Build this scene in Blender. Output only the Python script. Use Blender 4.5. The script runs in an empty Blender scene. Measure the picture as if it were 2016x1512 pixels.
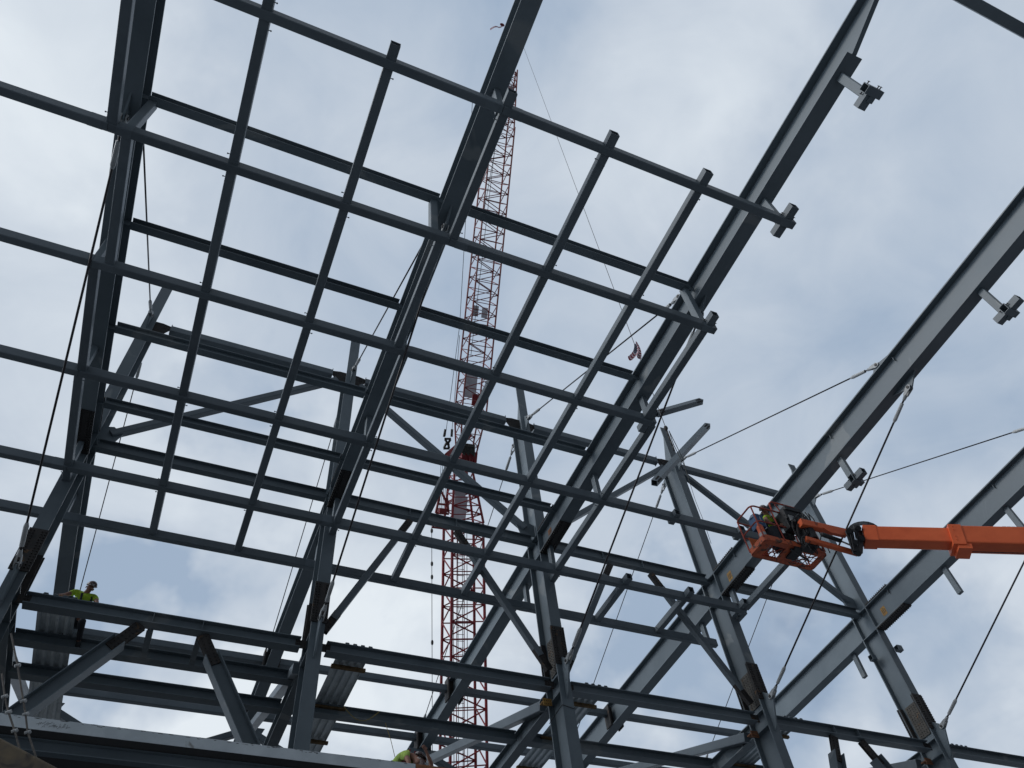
import bpy, bmesh, math, random
from mathutils import Vector as V, Matrix
random.seed(7)
R = math.radians
scene = bpy.context.scene
COL = scene.collection

# ------------------------------------------------------------------ camera (the camera stands at the origin, the ground 1.6 m below it)
FPX, PITCH, ROLL, YAW = 1532.11, 0.916417, 0.14006, 0.510974
cp, sp = math.cos(PITCH), math.sin(PITCH)
fwd = V((math.sin(YAW) * cp, math.cos(YAW) * cp, sp))
r0 = V((math.cos(YAW), -math.sin(YAW), 0))
d0 = fwd.cross(r0)
rgt = r0 * math.cos(ROLL) + d0 * math.sin(ROLL)
dwn = d0 * math.cos(ROLL) - r0 * math.sin(ROLL)
cam = bpy.data.cameras.new('camera')
cam.sensor_width = 36
cam.lens = 36 * FPX / 2016
cam.clip_start, cam.clip_end = 0.1, 3000
camo = bpy.data.objects.new('camera', cam)
COL.objects.link(camo)
m = Matrix.Identity(4)
for i in range(3):
    m[i][0], m[i][1], m[i][2] = rgt[i], -dwn[i], -fwd[i]
camo.matrix_world = m
scene.camera = camo
scene.view_settings.view_transform = 'Standard'
scene.view_settings.look = 'None'
scene.view_settings.gamma = 1
scene.view_settings.exposure = 0

# ------------------------------------------------------------------ world: broken overcast over a pale blue sky
SUN_EL, SUN_AZ = 40, 278
w = bpy.data.worlds.new("World")
scene.world = w
w.use_nodes = True
nt = w.node_tree
nt.nodes.clear()


def nd(tree, t, **kw):
    n = tree.nodes.new(t)
    for k, v in kw.items():
        setattr(n, k, v)
    return n


def ln(tree, a, b):
    tree.links.new(a, b)


out = nd(nt, 'ShaderNodeOutputWorld')
bg = nd(nt, 'ShaderNodeBackground')
ln(nt, bg.outputs[0], out.inputs[0])
sky = nd(nt, 'ShaderNodeTexSky', sky_type='NISHITA', sun_disc=False)
sky.sun_elevation, sky.sun_rotation = R(SUN_EL), R(SUN_AZ)
skm = nd(nt, 'ShaderNodeVectorMath', operation='SCALE')
skm.inputs['Scale'].default_value = 0.10
ln(nt, sky.outputs[0], skm.inputs[0])
tc = nd(nt, 'ShaderNodeTexCoord')
sep = nd(nt, 'ShaderNodeSeparateXYZ')
ln(nt, tc.outputs['Generated'], sep.inputs[0])
add = nd(nt, 'ShaderNodeMath', operation='ADD')
ln(nt, sep.outputs[2], add.inputs[0])
add.inputs[1].default_value = 0.25
mx = nd(nt, 'ShaderNodeMath', operation='MAXIMUM')
ln(nt, add.outputs[0], mx.inputs[0])
mx.inputs[1].default_value = 0.08
dx = nd(nt, 'ShaderNodeMath', operation='DIVIDE')
dy = nd(nt, 'ShaderNodeMath', operation='DIVIDE')
ln(nt, sep.outputs[0], dx.inputs[0]); ln(nt, mx.outputs[0], dx.inputs[1])
ln(nt, sep.outputs[1], dy.inputs[0]); ln(nt, mx.outputs[0], dy.inputs[1])
cmb = nd(nt, 'ShaderNodeCombineXYZ')
ln(nt, dx.outputs[0], cmb.inputs[0]); ln(nt, dy.outputs[0], cmb.inputs[1])


def noise(tree, vec, scale, detail, rough, dist, off=(0, 0, 0)):
    mp = nd(tree, 'ShaderNodeMapping')
    mp.inputs['Location'].default_value = off
    ln(tree, vec, mp.inputs[0])
    n = nd(tree, 'ShaderNodeTexNoise')
    n.inputs['Scale'].default_value = scale
    n.inputs['Detail'].default_value = detail
    n.inputs['Roughness'].default_value = rough
    n.inputs['Distortion'].default_value = dist
    ln(tree, mp.outputs[0], n.inputs['Vector'])
    return n.outputs[0]


def ramp(tree, fac, stops, interp='EASE'):
    r = nd(tree, 'ShaderNodeValToRGB')
    r.color_ramp.interpolation = interp
    while len(r.color_ramp.elements) < len(stops):
        r.color_ramp.elements.new(0.5)
    for e, (p, c) in zip(r.color_ramp.elements, stops):
        e.position = p
        e.color = (*c, 1)
    ln(tree, fac, r.inputs[0])
    return r.outputs[0]


def vm(tree, op, a, b=None, scale=None):
    n = nd(tree, 'ShaderNodeVectorMath', operation=op)
    for q, x in enumerate((a, b)):
        if x is None:
            continue
        if isinstance(x, (tuple, V)):
            n.inputs[q].default_value = tuple(x)
        else:
            ln(tree, x, n.inputs[q])
    if scale is not None:
        n.inputs['Scale'].default_value = scale
    return n.outputs['Value'] if op == 'DOT_PRODUCT' else n.outputs[0]


def sm(tree, op, a, b):
    n = nd(tree, 'ShaderNodeMath', operation=op)
    for q, x in enumerate((a, b)):
        if isinstance(x, (int, float)):
            n.inputs[q].default_value = x
        else:
            ln(tree, x, n.inputs[q])
    return n.outputs[0]


def smooth(tree, v, a, b, lo=0.0, hi=1.0):
    n = nd(tree, 'ShaderNodeMapRange', interpolation_type='SMOOTHSTEP')
    ln(tree, v, n.inputs[0])
    for q, x in enumerate((a, b, lo, hi)):
        n.inputs[q + 1].default_value = x
    return n.outputs[0]


gen = tc.outputs['Generated']
# ragged cloud edges: the direction is nudged by a noise before the broad cloud masses are laid out
wob = nd(nt, 'ShaderNodeTexNoise')
wob.inputs['Scale'].default_value = 4.2
wob.inputs['Detail'].default_value = 5
wob.inputs['Roughness'].default_value = 0.6
ln(nt, gen, wob.inputs['Vector'])
wv = vm(nt, 'SUBTRACT', wob.outputs['Color'], (0.5, 0.5, 0.5))
wd_ = vm(nt, 'NORMALIZE', vm(nt, 'ADD', gen, vm(nt, 'SCALE', wv, None, 0.36)))
n1 = noise(nt, cmb.outputs[0], 1.7, 4, 0.5, 0.4, (3.1, 1.7, 0))
n2 = noise(nt, cmb.outputs[0], 5.5, 6, 0.55, 0.6, (8.2, 5.1, 0))
val = sm(nt, 'ADD', sm(nt, 'MULTIPLY', sm(nt, 'SUBTRACT', n1, 0.5), 1.3), sm(nt, 'MULTIPLY', sm(nt, 'SUBTRACT', n2, 0.5), 0.75))
val = sm(nt, 'ADD', val, 0.47)
# bright and dark cloud masses: world direction (x, y, z), angular radius in degrees, strength
MASSES = [(0.152, 0.71, 0.688, 11, 0.15), (0.038, 0.867, 0.497, 8, 0.18), (0.195, 0.82, 0.538, 8, 0.18), (0.212, 0.15, 0.966, 12, -0.12), (0.072, 0.197, 0.978, 10, -0.08), (0.565, 0.184, 0.805, 12, -0.08),
          (-0.309, 0.34, 0.888, 13, 0.30),
          (-0.247, 0.54, 0.804, 10, 0.08),
          (-0.048, 0.254, 0.966, 9, -0.07),
          (0.128, 0.357, 0.925, 14, 0.10),
          (0.358, 0.136, 0.924, 11, 0.18),
          (0.596, 0.006, 0.803, 14, -0.20),
          (0.565, 0.245, 0.788, 12, -0.05),
          (0.729, 0.234, 0.643, 12, -0.13),
          (-0.045, 0.635, 0.771, 4, -0.20),
          (-0.11, 0.729, 0.676, 9, 0.12),
          (0.15, 0.706, 0.692, 12, 0.23),
          (-0.064, 0.827, 0.558, 7, -0.49),
          (0.048, 0.795, 0.604, 6, -0.23),
          (0.002, 0.87, 0.493, 7, 0.36),
          (0.138, 0.833, 0.536, 8, 0.20),
          (0.269, 0.464, 0.844, 8, -0.07),
          (0.556, 0.666, 0.497, 9, -0.56),
          (0.459, 0.691, 0.558, 7, -0.13),
          (0.733, 0.51, 0.45, 8, -0.36),
          (0.636, 0.535, 0.556, 7, -0.23),
          (0.772, 0.376, 0.513, 8, 0.10),
          (0.765, 0.52, 0.379, 6, 0.07),
          (0.307, 0.777, 0.55, 7, 0.10),
          (0.7, 0.572, 0.427, 5, 0.00)]
for (mx_, my_, mz_, rad, amt) in MASSES:
    d_ = vm(nt, 'DOT_PRODUCT', wd_, (mx_, my_, mz_))
    val = sm(nt, 'ADD', val, smooth(nt, d_, math.cos(R(rad)), 1.0, 0.0, amt))
cl = ramp(nt, val, [(0.0, (0.345, 0.44, 0.575)), (0.5, (0.550, 0.620, 0.712)), (1.0, (0.78, 0.84, 0.895))], 'LINEAR')
# thin blue gaps between the clouds, low down only
n3 = noise(nt, cmb.outputs[0], 1.9, 6, 0.55, 0.35, (0.35, 6.3, 2.0))
gap = smooth(nt, n3, 0.58, 0.76)
low = smooth(nt, sep.outputs[2], 0.50, 0.80, 0.5, 0.0)
fin = nd(nt, 'ShaderNodeMix', data_type='RGBA')
ln(nt, sm(nt, 'MULTIPLY', gap, low), fin.inputs[0])
ln(nt, cl, fin.inputs[6]); ln(nt, skm.outputs[0], fin.inputs[7])
# unseen sky shaped for the light: dimmed behind the viewer, boosted in the west
dark = smooth(nt, sep.outputs[1], -0.45, -0.02, 0.36, 1.0)
glow = smooth(nt, vm(nt, 'DOT_PRODUCT', gen, (-0.93, -0.02, 0.366)), 0.62, 0.97, 1.0, 2.6)
fac = sm(nt, 'MULTIPLY', dark, glow)
fc_ = nd(nt, 'ShaderNodeCombineXYZ')
for q in range(3):
    ln(nt, fac, fc_.inputs[q])
ln(nt, vm(nt, 'MULTIPLY', fin.outputs[2], fc_.outputs[0]), bg.inputs[0])
bg.inputs[1].default_value = 1.0

sl = bpy.data.lights.new('sun', 'SUN')
sl.energy = 1.0
sl.angle = R(20)
sl.color = (1, 0.97, 0.93)
so = bpy.data.objects.new('sun', sl)
COL.objects.link(so)
az = R(SUN_AZ)
sd = V((math.sin(az) * math.cos(R(SUN_EL)), math.cos(az) * math.cos(R(SUN_EL)), math.sin(R(SUN_EL))))
so.rotation_euler = sd.to_track_quat('Z', 'Y').to_euler()


# ------------------------------------------------------------------ materials
def mat(name, c1, c2=None, rough=0.6, scale=1.5, metal=0.0, spots=None, spotlim=(0.6, 0.66), bump=0.0, streak=False, spec=0.35):
    mt = bpy.data.materials.new(name)
    mt.use_nodes = True
    t = mt.node_tree
    b = t.nodes['Principled BSDF']
    b.inputs['Roughness'].default_value = rough
    b.inputs['Metallic'].default_value = metal
    b.inputs['Specular IOR Level'].default_value = spec
    if c2 is None:
        c2 = tuple(x * 0.8 for x in c1)
    g = nd(t, 'ShaderNodeNewGeometry')
    oi = nd(t, 'ShaderNodeObjectInfo')
    n = noise(t, g.outputs['Position'], scale, 6, 0.6, 0.4)
    c = ramp(t, n, [(0.35, c2), (0.65, c1)], 'LINEAR')
    if spots:
        n2 = noise(t, g.outputs['Position'], scale * 0.8, 3, 0.5, 1.2, (5, 3, 9))
        f = ramp(t, n2, [(spotlim[0], (0, 0, 0)), (spotlim[1], (1, 1, 1))], 'LINEAR')
        mm = nd(t, 'ShaderNodeMix', data_type='RGBA')
        ln(t, f, mm.inputs[0]); ln(t, c, mm.inputs[6])
        mm.inputs[7].default_value = (*spots, 1)
        c = mm.outputs[2]
    hv = nd(t, 'ShaderNodeHueSaturation')
    mr = nd(t, 'ShaderNodeMapRange')
    mr.inputs[3].default_value = 0.88; mr.inputs[4].default_value = 1.12
    ln(t, oi.outputs['Random'], mr.inputs[0])
    ln(t, mr.outputs[0], hv.inputs['Value'])
    ln(t, c, hv.inputs['Color'])
    ln(t, hv.outputs[0], b.inputs['Base Color'])
    rr = nd(t, 'ShaderNodeMapRange')
    rr.inputs[3].default_value = max(0.05, rough - 0.12); rr.inputs[4].default_value = min(1, rough + 0.12)
    ln(t, n, rr.inputs[0]); ln(t, rr.outputs[0], b.inputs['Roughness'])
    if bump:
        bp = nd(t, 'ShaderNodeBump')
        bp.inputs['Strength'].default_value = bump
        bp.inputs['Distance'].default_value = 0.01
        n4 = noise(t, g.outputs['Position'], scale * 14, 4, 0.6, 0)
        ln(t, n4, bp.inputs['Height']); ln(t, bp.outputs[0], b.inputs['Normal'])
    return mt


M = {
    'steel': mat('primed_steel', (0.140, 0.170, 0.190), (0.104, 0.131, 0.150), 0.45, 0.7, spots=(0.19, 0.212, 0.222), spotlim=(0.62, 0.66)),
    'tube': mat('primed_tube', (0.128, 0.155, 0.175), (0.100, 0.124, 0.143), 0.45, 1.3),
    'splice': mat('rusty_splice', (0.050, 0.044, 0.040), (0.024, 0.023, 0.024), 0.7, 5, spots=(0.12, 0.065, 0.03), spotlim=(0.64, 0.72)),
    'splice_web': mat('grey_brown_plate', (0.11, 0.10, 0.085), (0.06, 0.055, 0.048), 0.7, 6, spots=(0.15, 0.085, 0.04), spotlim=(0.62, 0.7)),
    'bolt': mat('black_bolt', (0.03, 0.028, 0.028), None, 0.5, 6),
    'rust': mat('rust_primer', (0.30, 0.13, 0.06), (0.13, 0.055, 0.03), 0.8, 6),
    'tag': mat('yellow_paint', (0.42, 0.24, 0.06), (0.25, 0.13, 0.04), 0.7, 9),
    'white_steel': mat('bare_fitting', (0.42, 0.43, 0.43), (0.30, 0.31, 0.31), 0.4, 5),
    'galv': mat('galvanised', (0.70, 0.76, 0.78), (0.55, 0.60, 0.63), 0.35, 4, metal=0.35),
    'angle': mat('pale_edge_angle', (0.50, 0.54, 0.56), (0.40, 0.44, 0.46), 0.55, 2.2, spots=(0.22, 0.22, 0.21), spotlim=(0.64, 0.72), bump=0.2),
    'cable': mat('dark_rod', (0.035, 0.032, 0.036), None, 0.5, 2),
    'wood': mat('weathered_timber', (0.20, 0.13, 0.06), (0.10, 0.06, 0.03), 0.85, 7),
    'crane': mat('crane_red', (0.27, 0.022, 0.028), (0.17, 0.016, 0.02), 0.5, 0.6),
    'crane_far': mat('crane_boom_red', (0.24, 0.035, 0.035), (0.17, 0.03, 0.03), 0.5, 0.5),
    'panel': mat('grey_panel', (0.62, 0.65, 0.68), (0.42, 0.45, 0.48), 0.5, 0.8),
    'rope': mat('wire_rope', (0.06, 0.065, 0.055), (0.03, 0.03, 0.03), 0.7, 8),
    'orange': mat('lift_orange', (0.78, 0.155, 0.055), (0.66, 0.12, 0.042), 0.42, 1.6, spots=(0.22, 0.05, 0.025), spotlim=(0.66, 0.72)),
    'orange_dirty': mat('worn_lift_orange', (0.56, 0.125, 0.05), (0.34, 0.075, 0.04), 0.6, 5, spots=(0.10, 0.05, 0.035), spotlim=(0.55, 0.64)),
    'rail': mat('rail_red', (0.42, 0.07, 0.04), (0.19, 0.035, 0.03), 0.5, 5),
    'black': mat('black_plastic', (0.022, 0.024, 0.027), None, 0.5, 6),
    'blue': mat('blue_case', (0.035, 0.11, 0.23), (0.025, 0.08, 0.18), 0.4, 4),
    'hivis': mat('hi_vis_shirt', (0.42, 0.62, 0.04), (0.30, 0.46, 0.03), 0.8, 8),
    'lime': mat('lime_shirt', (0.36, 0.50, 0.10), (0.24, 0.36, 0.07), 0.8, 8),
    'dark_cloth': mat('dark_cloth', (0.03, 0.033, 0.04), None, 0.9, 8),
    'skin': mat('skin', (0.26, 0.13, 0.09), (0.21, 0.10, 0.07), 0.6, 8),
    'helmet': mat('helmet_brown', (0.10, 0.06, 0.055), (0.06, 0.04, 0.04), 0.35, 14, spots=(0.35, 0.33, 0.33), spotlim=(0.55, 0.58)),
    'strap': mat('harness_red', (0.25, 0.03, 0.04), (0.12, 0.02, 0.03), 0.8, 8),
    'yellow_rope': mat('yellow_rope', (0.36, 0.27, 0.08), None, 0.8, 6),
    'grey_rope': mat('grey_rope', (0.20, 0.18, 0.16), (0.10, 0.09, 0.08), 0.8, 9),
    'ground': mat('gravel_dirt', (0.21, 0.22, 0.235), (0.14, 0.15, 0.16), 0.95, 0.25, bump=0.4),
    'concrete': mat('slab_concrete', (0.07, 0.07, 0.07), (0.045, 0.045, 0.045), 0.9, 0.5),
    'timber_brown': mat('old_brown_timber', (0.11, 0.085, 0.05), (0.05, 0.04, 0.03), 0.85, 5, spots=(0.03, 0.025, 0.02)),
}
fm = bpy.data.materials.new('flag_cloth')
fm.use_nodes = True
_t = fm.node_tree
_u = nd(_t, 'ShaderNodeUVMap')
_s = nd(_t, 'ShaderNodeSeparateXYZ')
ln(_t, _u.outputs[0], _s.inputs[0])


def mth(op, a, b):
    n = nd(_t, 'ShaderNodeMath', operation=op)
    for i, x in enumerate((a, b)):
        if isinstance(x, (int, float)):
            n.inputs[i].default_value = x
        else:
            ln(_t, x, n.inputs[i])
    return n.outputs[0]


_st = mth('GREATER_THAN', mth('MODULO', mth('MULTIPLY', _s.outputs[1], 13.0), 2.0), 1.0)
_mx = nd(_t, 'ShaderNodeMix', data_type='RGBA')
ln(_t, _st, _mx.inputs[0])
_mx.inputs[6].default_value = (0.34, 0.02, 0.05, 1)
_mx.inputs[7].default_value = (0.75, 0.70, 0.72, 1)
_can = mth('MULTIPLY', mth('LESS_THAN', _s.outputs[0], 0.4), mth('GREATER_THAN', _s.outputs[1], 6 / 13))
# white stars in the canton
_fx = mth('SUBTRACT', mth('MODULO', mth('MULTIPLY', _s.outputs[0], 15.0), 1.0), 0.5)
_fy = mth('SUBTRACT', mth('MODULO', mth('MULTIPLY', _s.outputs[1], 13.0), 1.0), 0.5)
_d = mth('LESS_THAN', mth('ADD', mth('MULTIPLY', _fx, _fx), mth('MULTIPLY', _fy, _fy)), 0.07)
_m3 = nd(_t, 'ShaderNodeMix', data_type='RGBA')
ln(_t, _d, _m3.inputs[0])
_m3.inputs[6].default_value = (0.03, 0.05, 0.12, 1)
_m3.inputs[7].default_value = (0.6, 0.6, 0.65, 1)
_m2 = nd(_t, 'ShaderNodeMix', data_type='RGBA')
ln(_t, _can, _m2.inputs[0]); ln(_t, _mx.outputs[2], _m2.inputs[6]); ln(_t, _m3.outputs[2], _m2.inputs[7])
ln(_t, _m2.outputs[2], _t.nodes['Principled BSDF'].inputs['Base Color'])
_t.nodes['Principled BSDF'].inputs['Roughness'].default_value = 0.85


# ------------------------------------------------------------------ mesh builder and object helpers
class MB:
    def __init__(s):
        s.v, s.f, s.mi, s.cur = [], [], [], 0

    def add(s, vs, fs):
        o = len(s.v)
        s.v += [tuple(x) for x in vs]
        s.f += [tuple(i + o for i in f) for f in fs]
        s.mi += [s.cur] * len(fs)
        return s

    def box(s, c, sx, sy, sz, ax=None):
        c = V(c)
        X, Y, Z = ax if ax else (V((1, 0, 0)), V((0, 1, 0)), V((0, 0, 1)))
        vs = [c + X * (sx / 2 * i) + Y * (sy / 2 * j) + Z * (sz / 2 * k) for k in (-1, 1) for j in (-1, 1) for i in (-1, 1)]
        return s.add(vs, [(0, 2, 3, 1), (4, 5, 7, 6), (0, 1, 5, 4), (2, 6, 7, 3), (0, 4, 6, 2), (1, 3, 7, 5)])

    def bb(s, x0, x1, y0, y1, z0, z1):
        return s.box(((x0 + x1) / 2, (y0 + y1) / 2, (z0 + z1) / 2), abs(x1 - x0), abs(y1 - y0), abs(z1 - z0))

    def prism(s, p0, p1, sec, up=V((0, 0, 1)), caps=True):
        p0, p1 = V(p0), V(p1)
        d = (p1 - p0).normalized()
        a = d.cross(V(up))
        if a.length < 1e-4:
            a = V((1, 0, 0))
        a.normalize()
        b = a.cross(d)
        n = len(sec)
        vs = [p + a * x + b * y for p in (p0, p1) for x, y in sec]
        fs = [(i, (i + 1) % n, n + (i + 1) % n, n + i) for i in range(n)]
        if caps:
            fs += [tuple(range(n))[::-1], tuple(range(n, 2 * n))]
        return s.add(vs, fs)

    def ibeam(s, p0, p1, dep, bf, tf=0.025, tw=0.016, up=V((0, 0, 1))):
        h, b, t = dep / 2, bf / 2, tw / 2
        sec = [(-b, -h), (b, -h), (b, -h + tf), (t, -h + tf), (t, h - tf), (b, h - tf), (b, h), (-b, h), (-b, h - tf), (-t, h - tf), (-t, -h + tf), (-b, -h + tf)]
        return s.prism(p0, p1, sec, up)

    def tube(s, p0, p1, w, h, up=V((0, 0, 1)), c=0.018):
        a, b = w / 2, h / 2
        k = c * 0.3
        sec = [(-a + c, -b), (a - c, -b), (a - k, -b + k), (a, -b + c), (a, b - c), (a - k, b - k), (a - c, b), (-a + c, b), (-a + k, b - k), (-a, b - c), (-a, -b + c), (-a + k, -b + k)]
        return s.prism(p0, p1, sec, up)

    def hollow(s, p0, p1, w, h, up=V((0, 0, 1)), t=0.012):
        p0, p1 = V(p0), V(p1)
        s.prism(p0, p1, [(-w / 2, -h / 2), (w / 2, -h / 2), (w / 2, h / 2), (-w / 2, h / 2)], up, caps=False)
        i, j = w / 2 - t, h / 2 - t
        s.prism(p0, p1, [(-i, -j), (-i, j), (i, j), (i, -j)], up, caps=False)
        n = len(s.v)
        for o in (0, 4):
            for q in range(4):
                a, b2 = n - 16 + o + q, n - 16 + o + (q + 1) % 4
                inn = [0, 3, 2, 1]
                c2, d2 = n - 8 + o + inn[(q + 1) % 4], n - 8 + o + inn[q]
                s.f.append((a, b2, c2, d2) if o == 4 else (a, d2, c2, b2))
                s.mi.append(s.cur)
        return s

    def rod(s, p0, p1, r, r1=None, n=8, caps=True):
        p0, p1 = V(p0), V(p1)
        r1 = r if r1 is None else r1
        d = (p1 - p0).normalized()
        a = d.orthogonal().normalized()
        b = d.cross(a)
        vs = [p + (a * math.cos(t) + b * math.sin(t)) * q for p, q in ((p0, r), (p1, r1)) for t in [2 * math.pi * i / n for i in range(n)]]
        fs = [(i, (i + 1) % n, n + (i + 1) % n, n + i) for i in range(n)]
        if caps:
            fs += [tuple(range(n))[::-1], tuple(range(n, 2 * n))]
        return s.add(vs, fs)

    def path(s, pts, r, n=6):
        for a, b in zip(pts, pts[1:]):
            s.rod(a, b, r, n=n)
        return s

    def poly(s, pts, thick, nrm):
        nrm = V(nrm).normalized() * (thick / 2)
        n = len(pts)
        vs = [V(p) - nrm for p in pts] + [V(p) + nrm for p in pts]
        return s.add(vs, [tuple(range(n))[::-1], tuple(range(n, 2 * n))] + [(i, (i + 1) % n, n + (i + 1) % n, n + i) for i in range(n)])

    def ball(s, c, rx, ry=None, rz=None, n=10, m_=7, ax=None):
        ry = ry or rx; rz = rz or rx
        c = V(c)
        X, Y, Z = ax if ax else (V((1, 0, 0)), V((0, 1, 0)), V((0, 0, 1)))
        vs, fs = [c - Z * rz], []
        for i in range(1, m_):
            ph = -math.pi / 2 + math.pi * i / m_
            for j in range(n):
                th = 2 * math.pi * j / n
                vs.append(c + X * (rx * math.cos(ph) * math.cos(th)) + Y * (ry * math.cos(ph) * math.sin(th)) + Z * (rz * math.sin(ph)))
        vs.append(c + Z * rz)
        for j in range(n):
            fs.append((0, 1 + (j + 1) % n, 1 + j))
            fs.append((len(vs) - 1, len(vs) - 1 - n + j, len(vs) - 1 - n + (j + 1) % n))
        for i in range(m_ - 2):
            for j in range(n):
                a = 1 + i * n
                fs.append((a + j, a + (j + 1) % n, a + n + (j + 1) % n, a + n + j))
        return s.add(vs, fs)

    def build(s, name, mt, parent=None, loc=None, smooth=False):
        o0 = V(WORLD.get(parent.name, (0, 0, 0))) if parent else V((0, 0, 0))
        if loc is None:
            loc = o0 if parent else (V(s.v[0]) if s.v else V((0, 0, 0)))
        loc = V(loc)
        me = bpy.data.meshes.new(name)
        me.from_pydata([V(x) - loc for x in s.v], [], s.f)
        if any(s.mi):
            me.polygons.foreach_set('material_index', s.mi)
        bm = bmesh.new(); bm.from_mesh(me)
        bmesh.ops.recalc_face_normals(bm, faces=bm.faces)
        bm.to_mesh(me); bm.free()
        if smooth:
            for p in me.polygons:
                p.use_smooth = True
        me.materials.append(M[mt] if isinstance(mt, str) else mt)
        if any(s.mi):
            me.materials.append(M['bolt'])
        o = bpy.data.objects.new(name, me)
        COL.objects.link(o)
        o.location = loc - o0
        WORLD[o.name] = tuple(loc)
        if parent:
            o.parent = parent
        return o


WORLD = {}


def tag(o, label=None, cat=None, group=None, kind=None):
    for k, v in (('label', label), ('category', cat), ('group', group), ('kind', kind)):
        if v:
            o[k] = v
    return o


def root(name, loc, label, cat, group=None):
    e = bpy.data.objects.new(name, None)
    COL.objects.link(e)
    e.location = loc
    e.empty_display_size = 0.2
    WORLD[e.name] = tuple(loc)
    return tag(e, label, cat, group)


# ------------------------------------------------------------------ the frame grid
D = 6.1
X0 = -3.4798
XF = [X0 + k * D for k in range(5)]
TOPZ = 22.4
WHO = ['leftmost', 'second', 'middle', 'fourth', 'rightmost']
OFF = 0.0
zb = lambda y: 14.93 - OFF - 0.024 * (y - 1)      # underside of the girder web
zt = lambda y: 15.63 - 0.024 * (y - 1)
GY = (3.645, 6.335, 9.08, 11.785, 14.6, 16.34)  # rows of the hanging grid
GZ = 13.68
PY = (6.32, 9.04, 11.73, 14.0, 15.40)       # beams between the girders

# ground
g = MB()
n = 24
for i in range(n):
    for j in range(n):
        pass
g.add([(-900, -900, -1.6), (900, -900, -1.6), (900, 900, -1.6), (-900, 900, -1.6)], [(0, 1, 2, 3)])
tag(g.build('ground', 'ground', loc=(0, 0, -1.6)), kind='structure')


def bolts(mb, origin, u, v, nrm, nu, nv, du, dv, r=0.016, h=0.03):
    """rows of bolt heads standing off a plate"""
    o, u, v, nrm = V(origin), V(u), V(v), V(nrm)
    mb.cur = 1
    for i in range(nu):
        for j in range(nv):
            p = o + u * ((i - (nu - 1) / 2) * du) + v * ((j - (nv - 1) / 2) * dv)
            mb.rod(p, p + nrm * h, r, r * 0.9, n=6)
    mb.cur = 0


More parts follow.
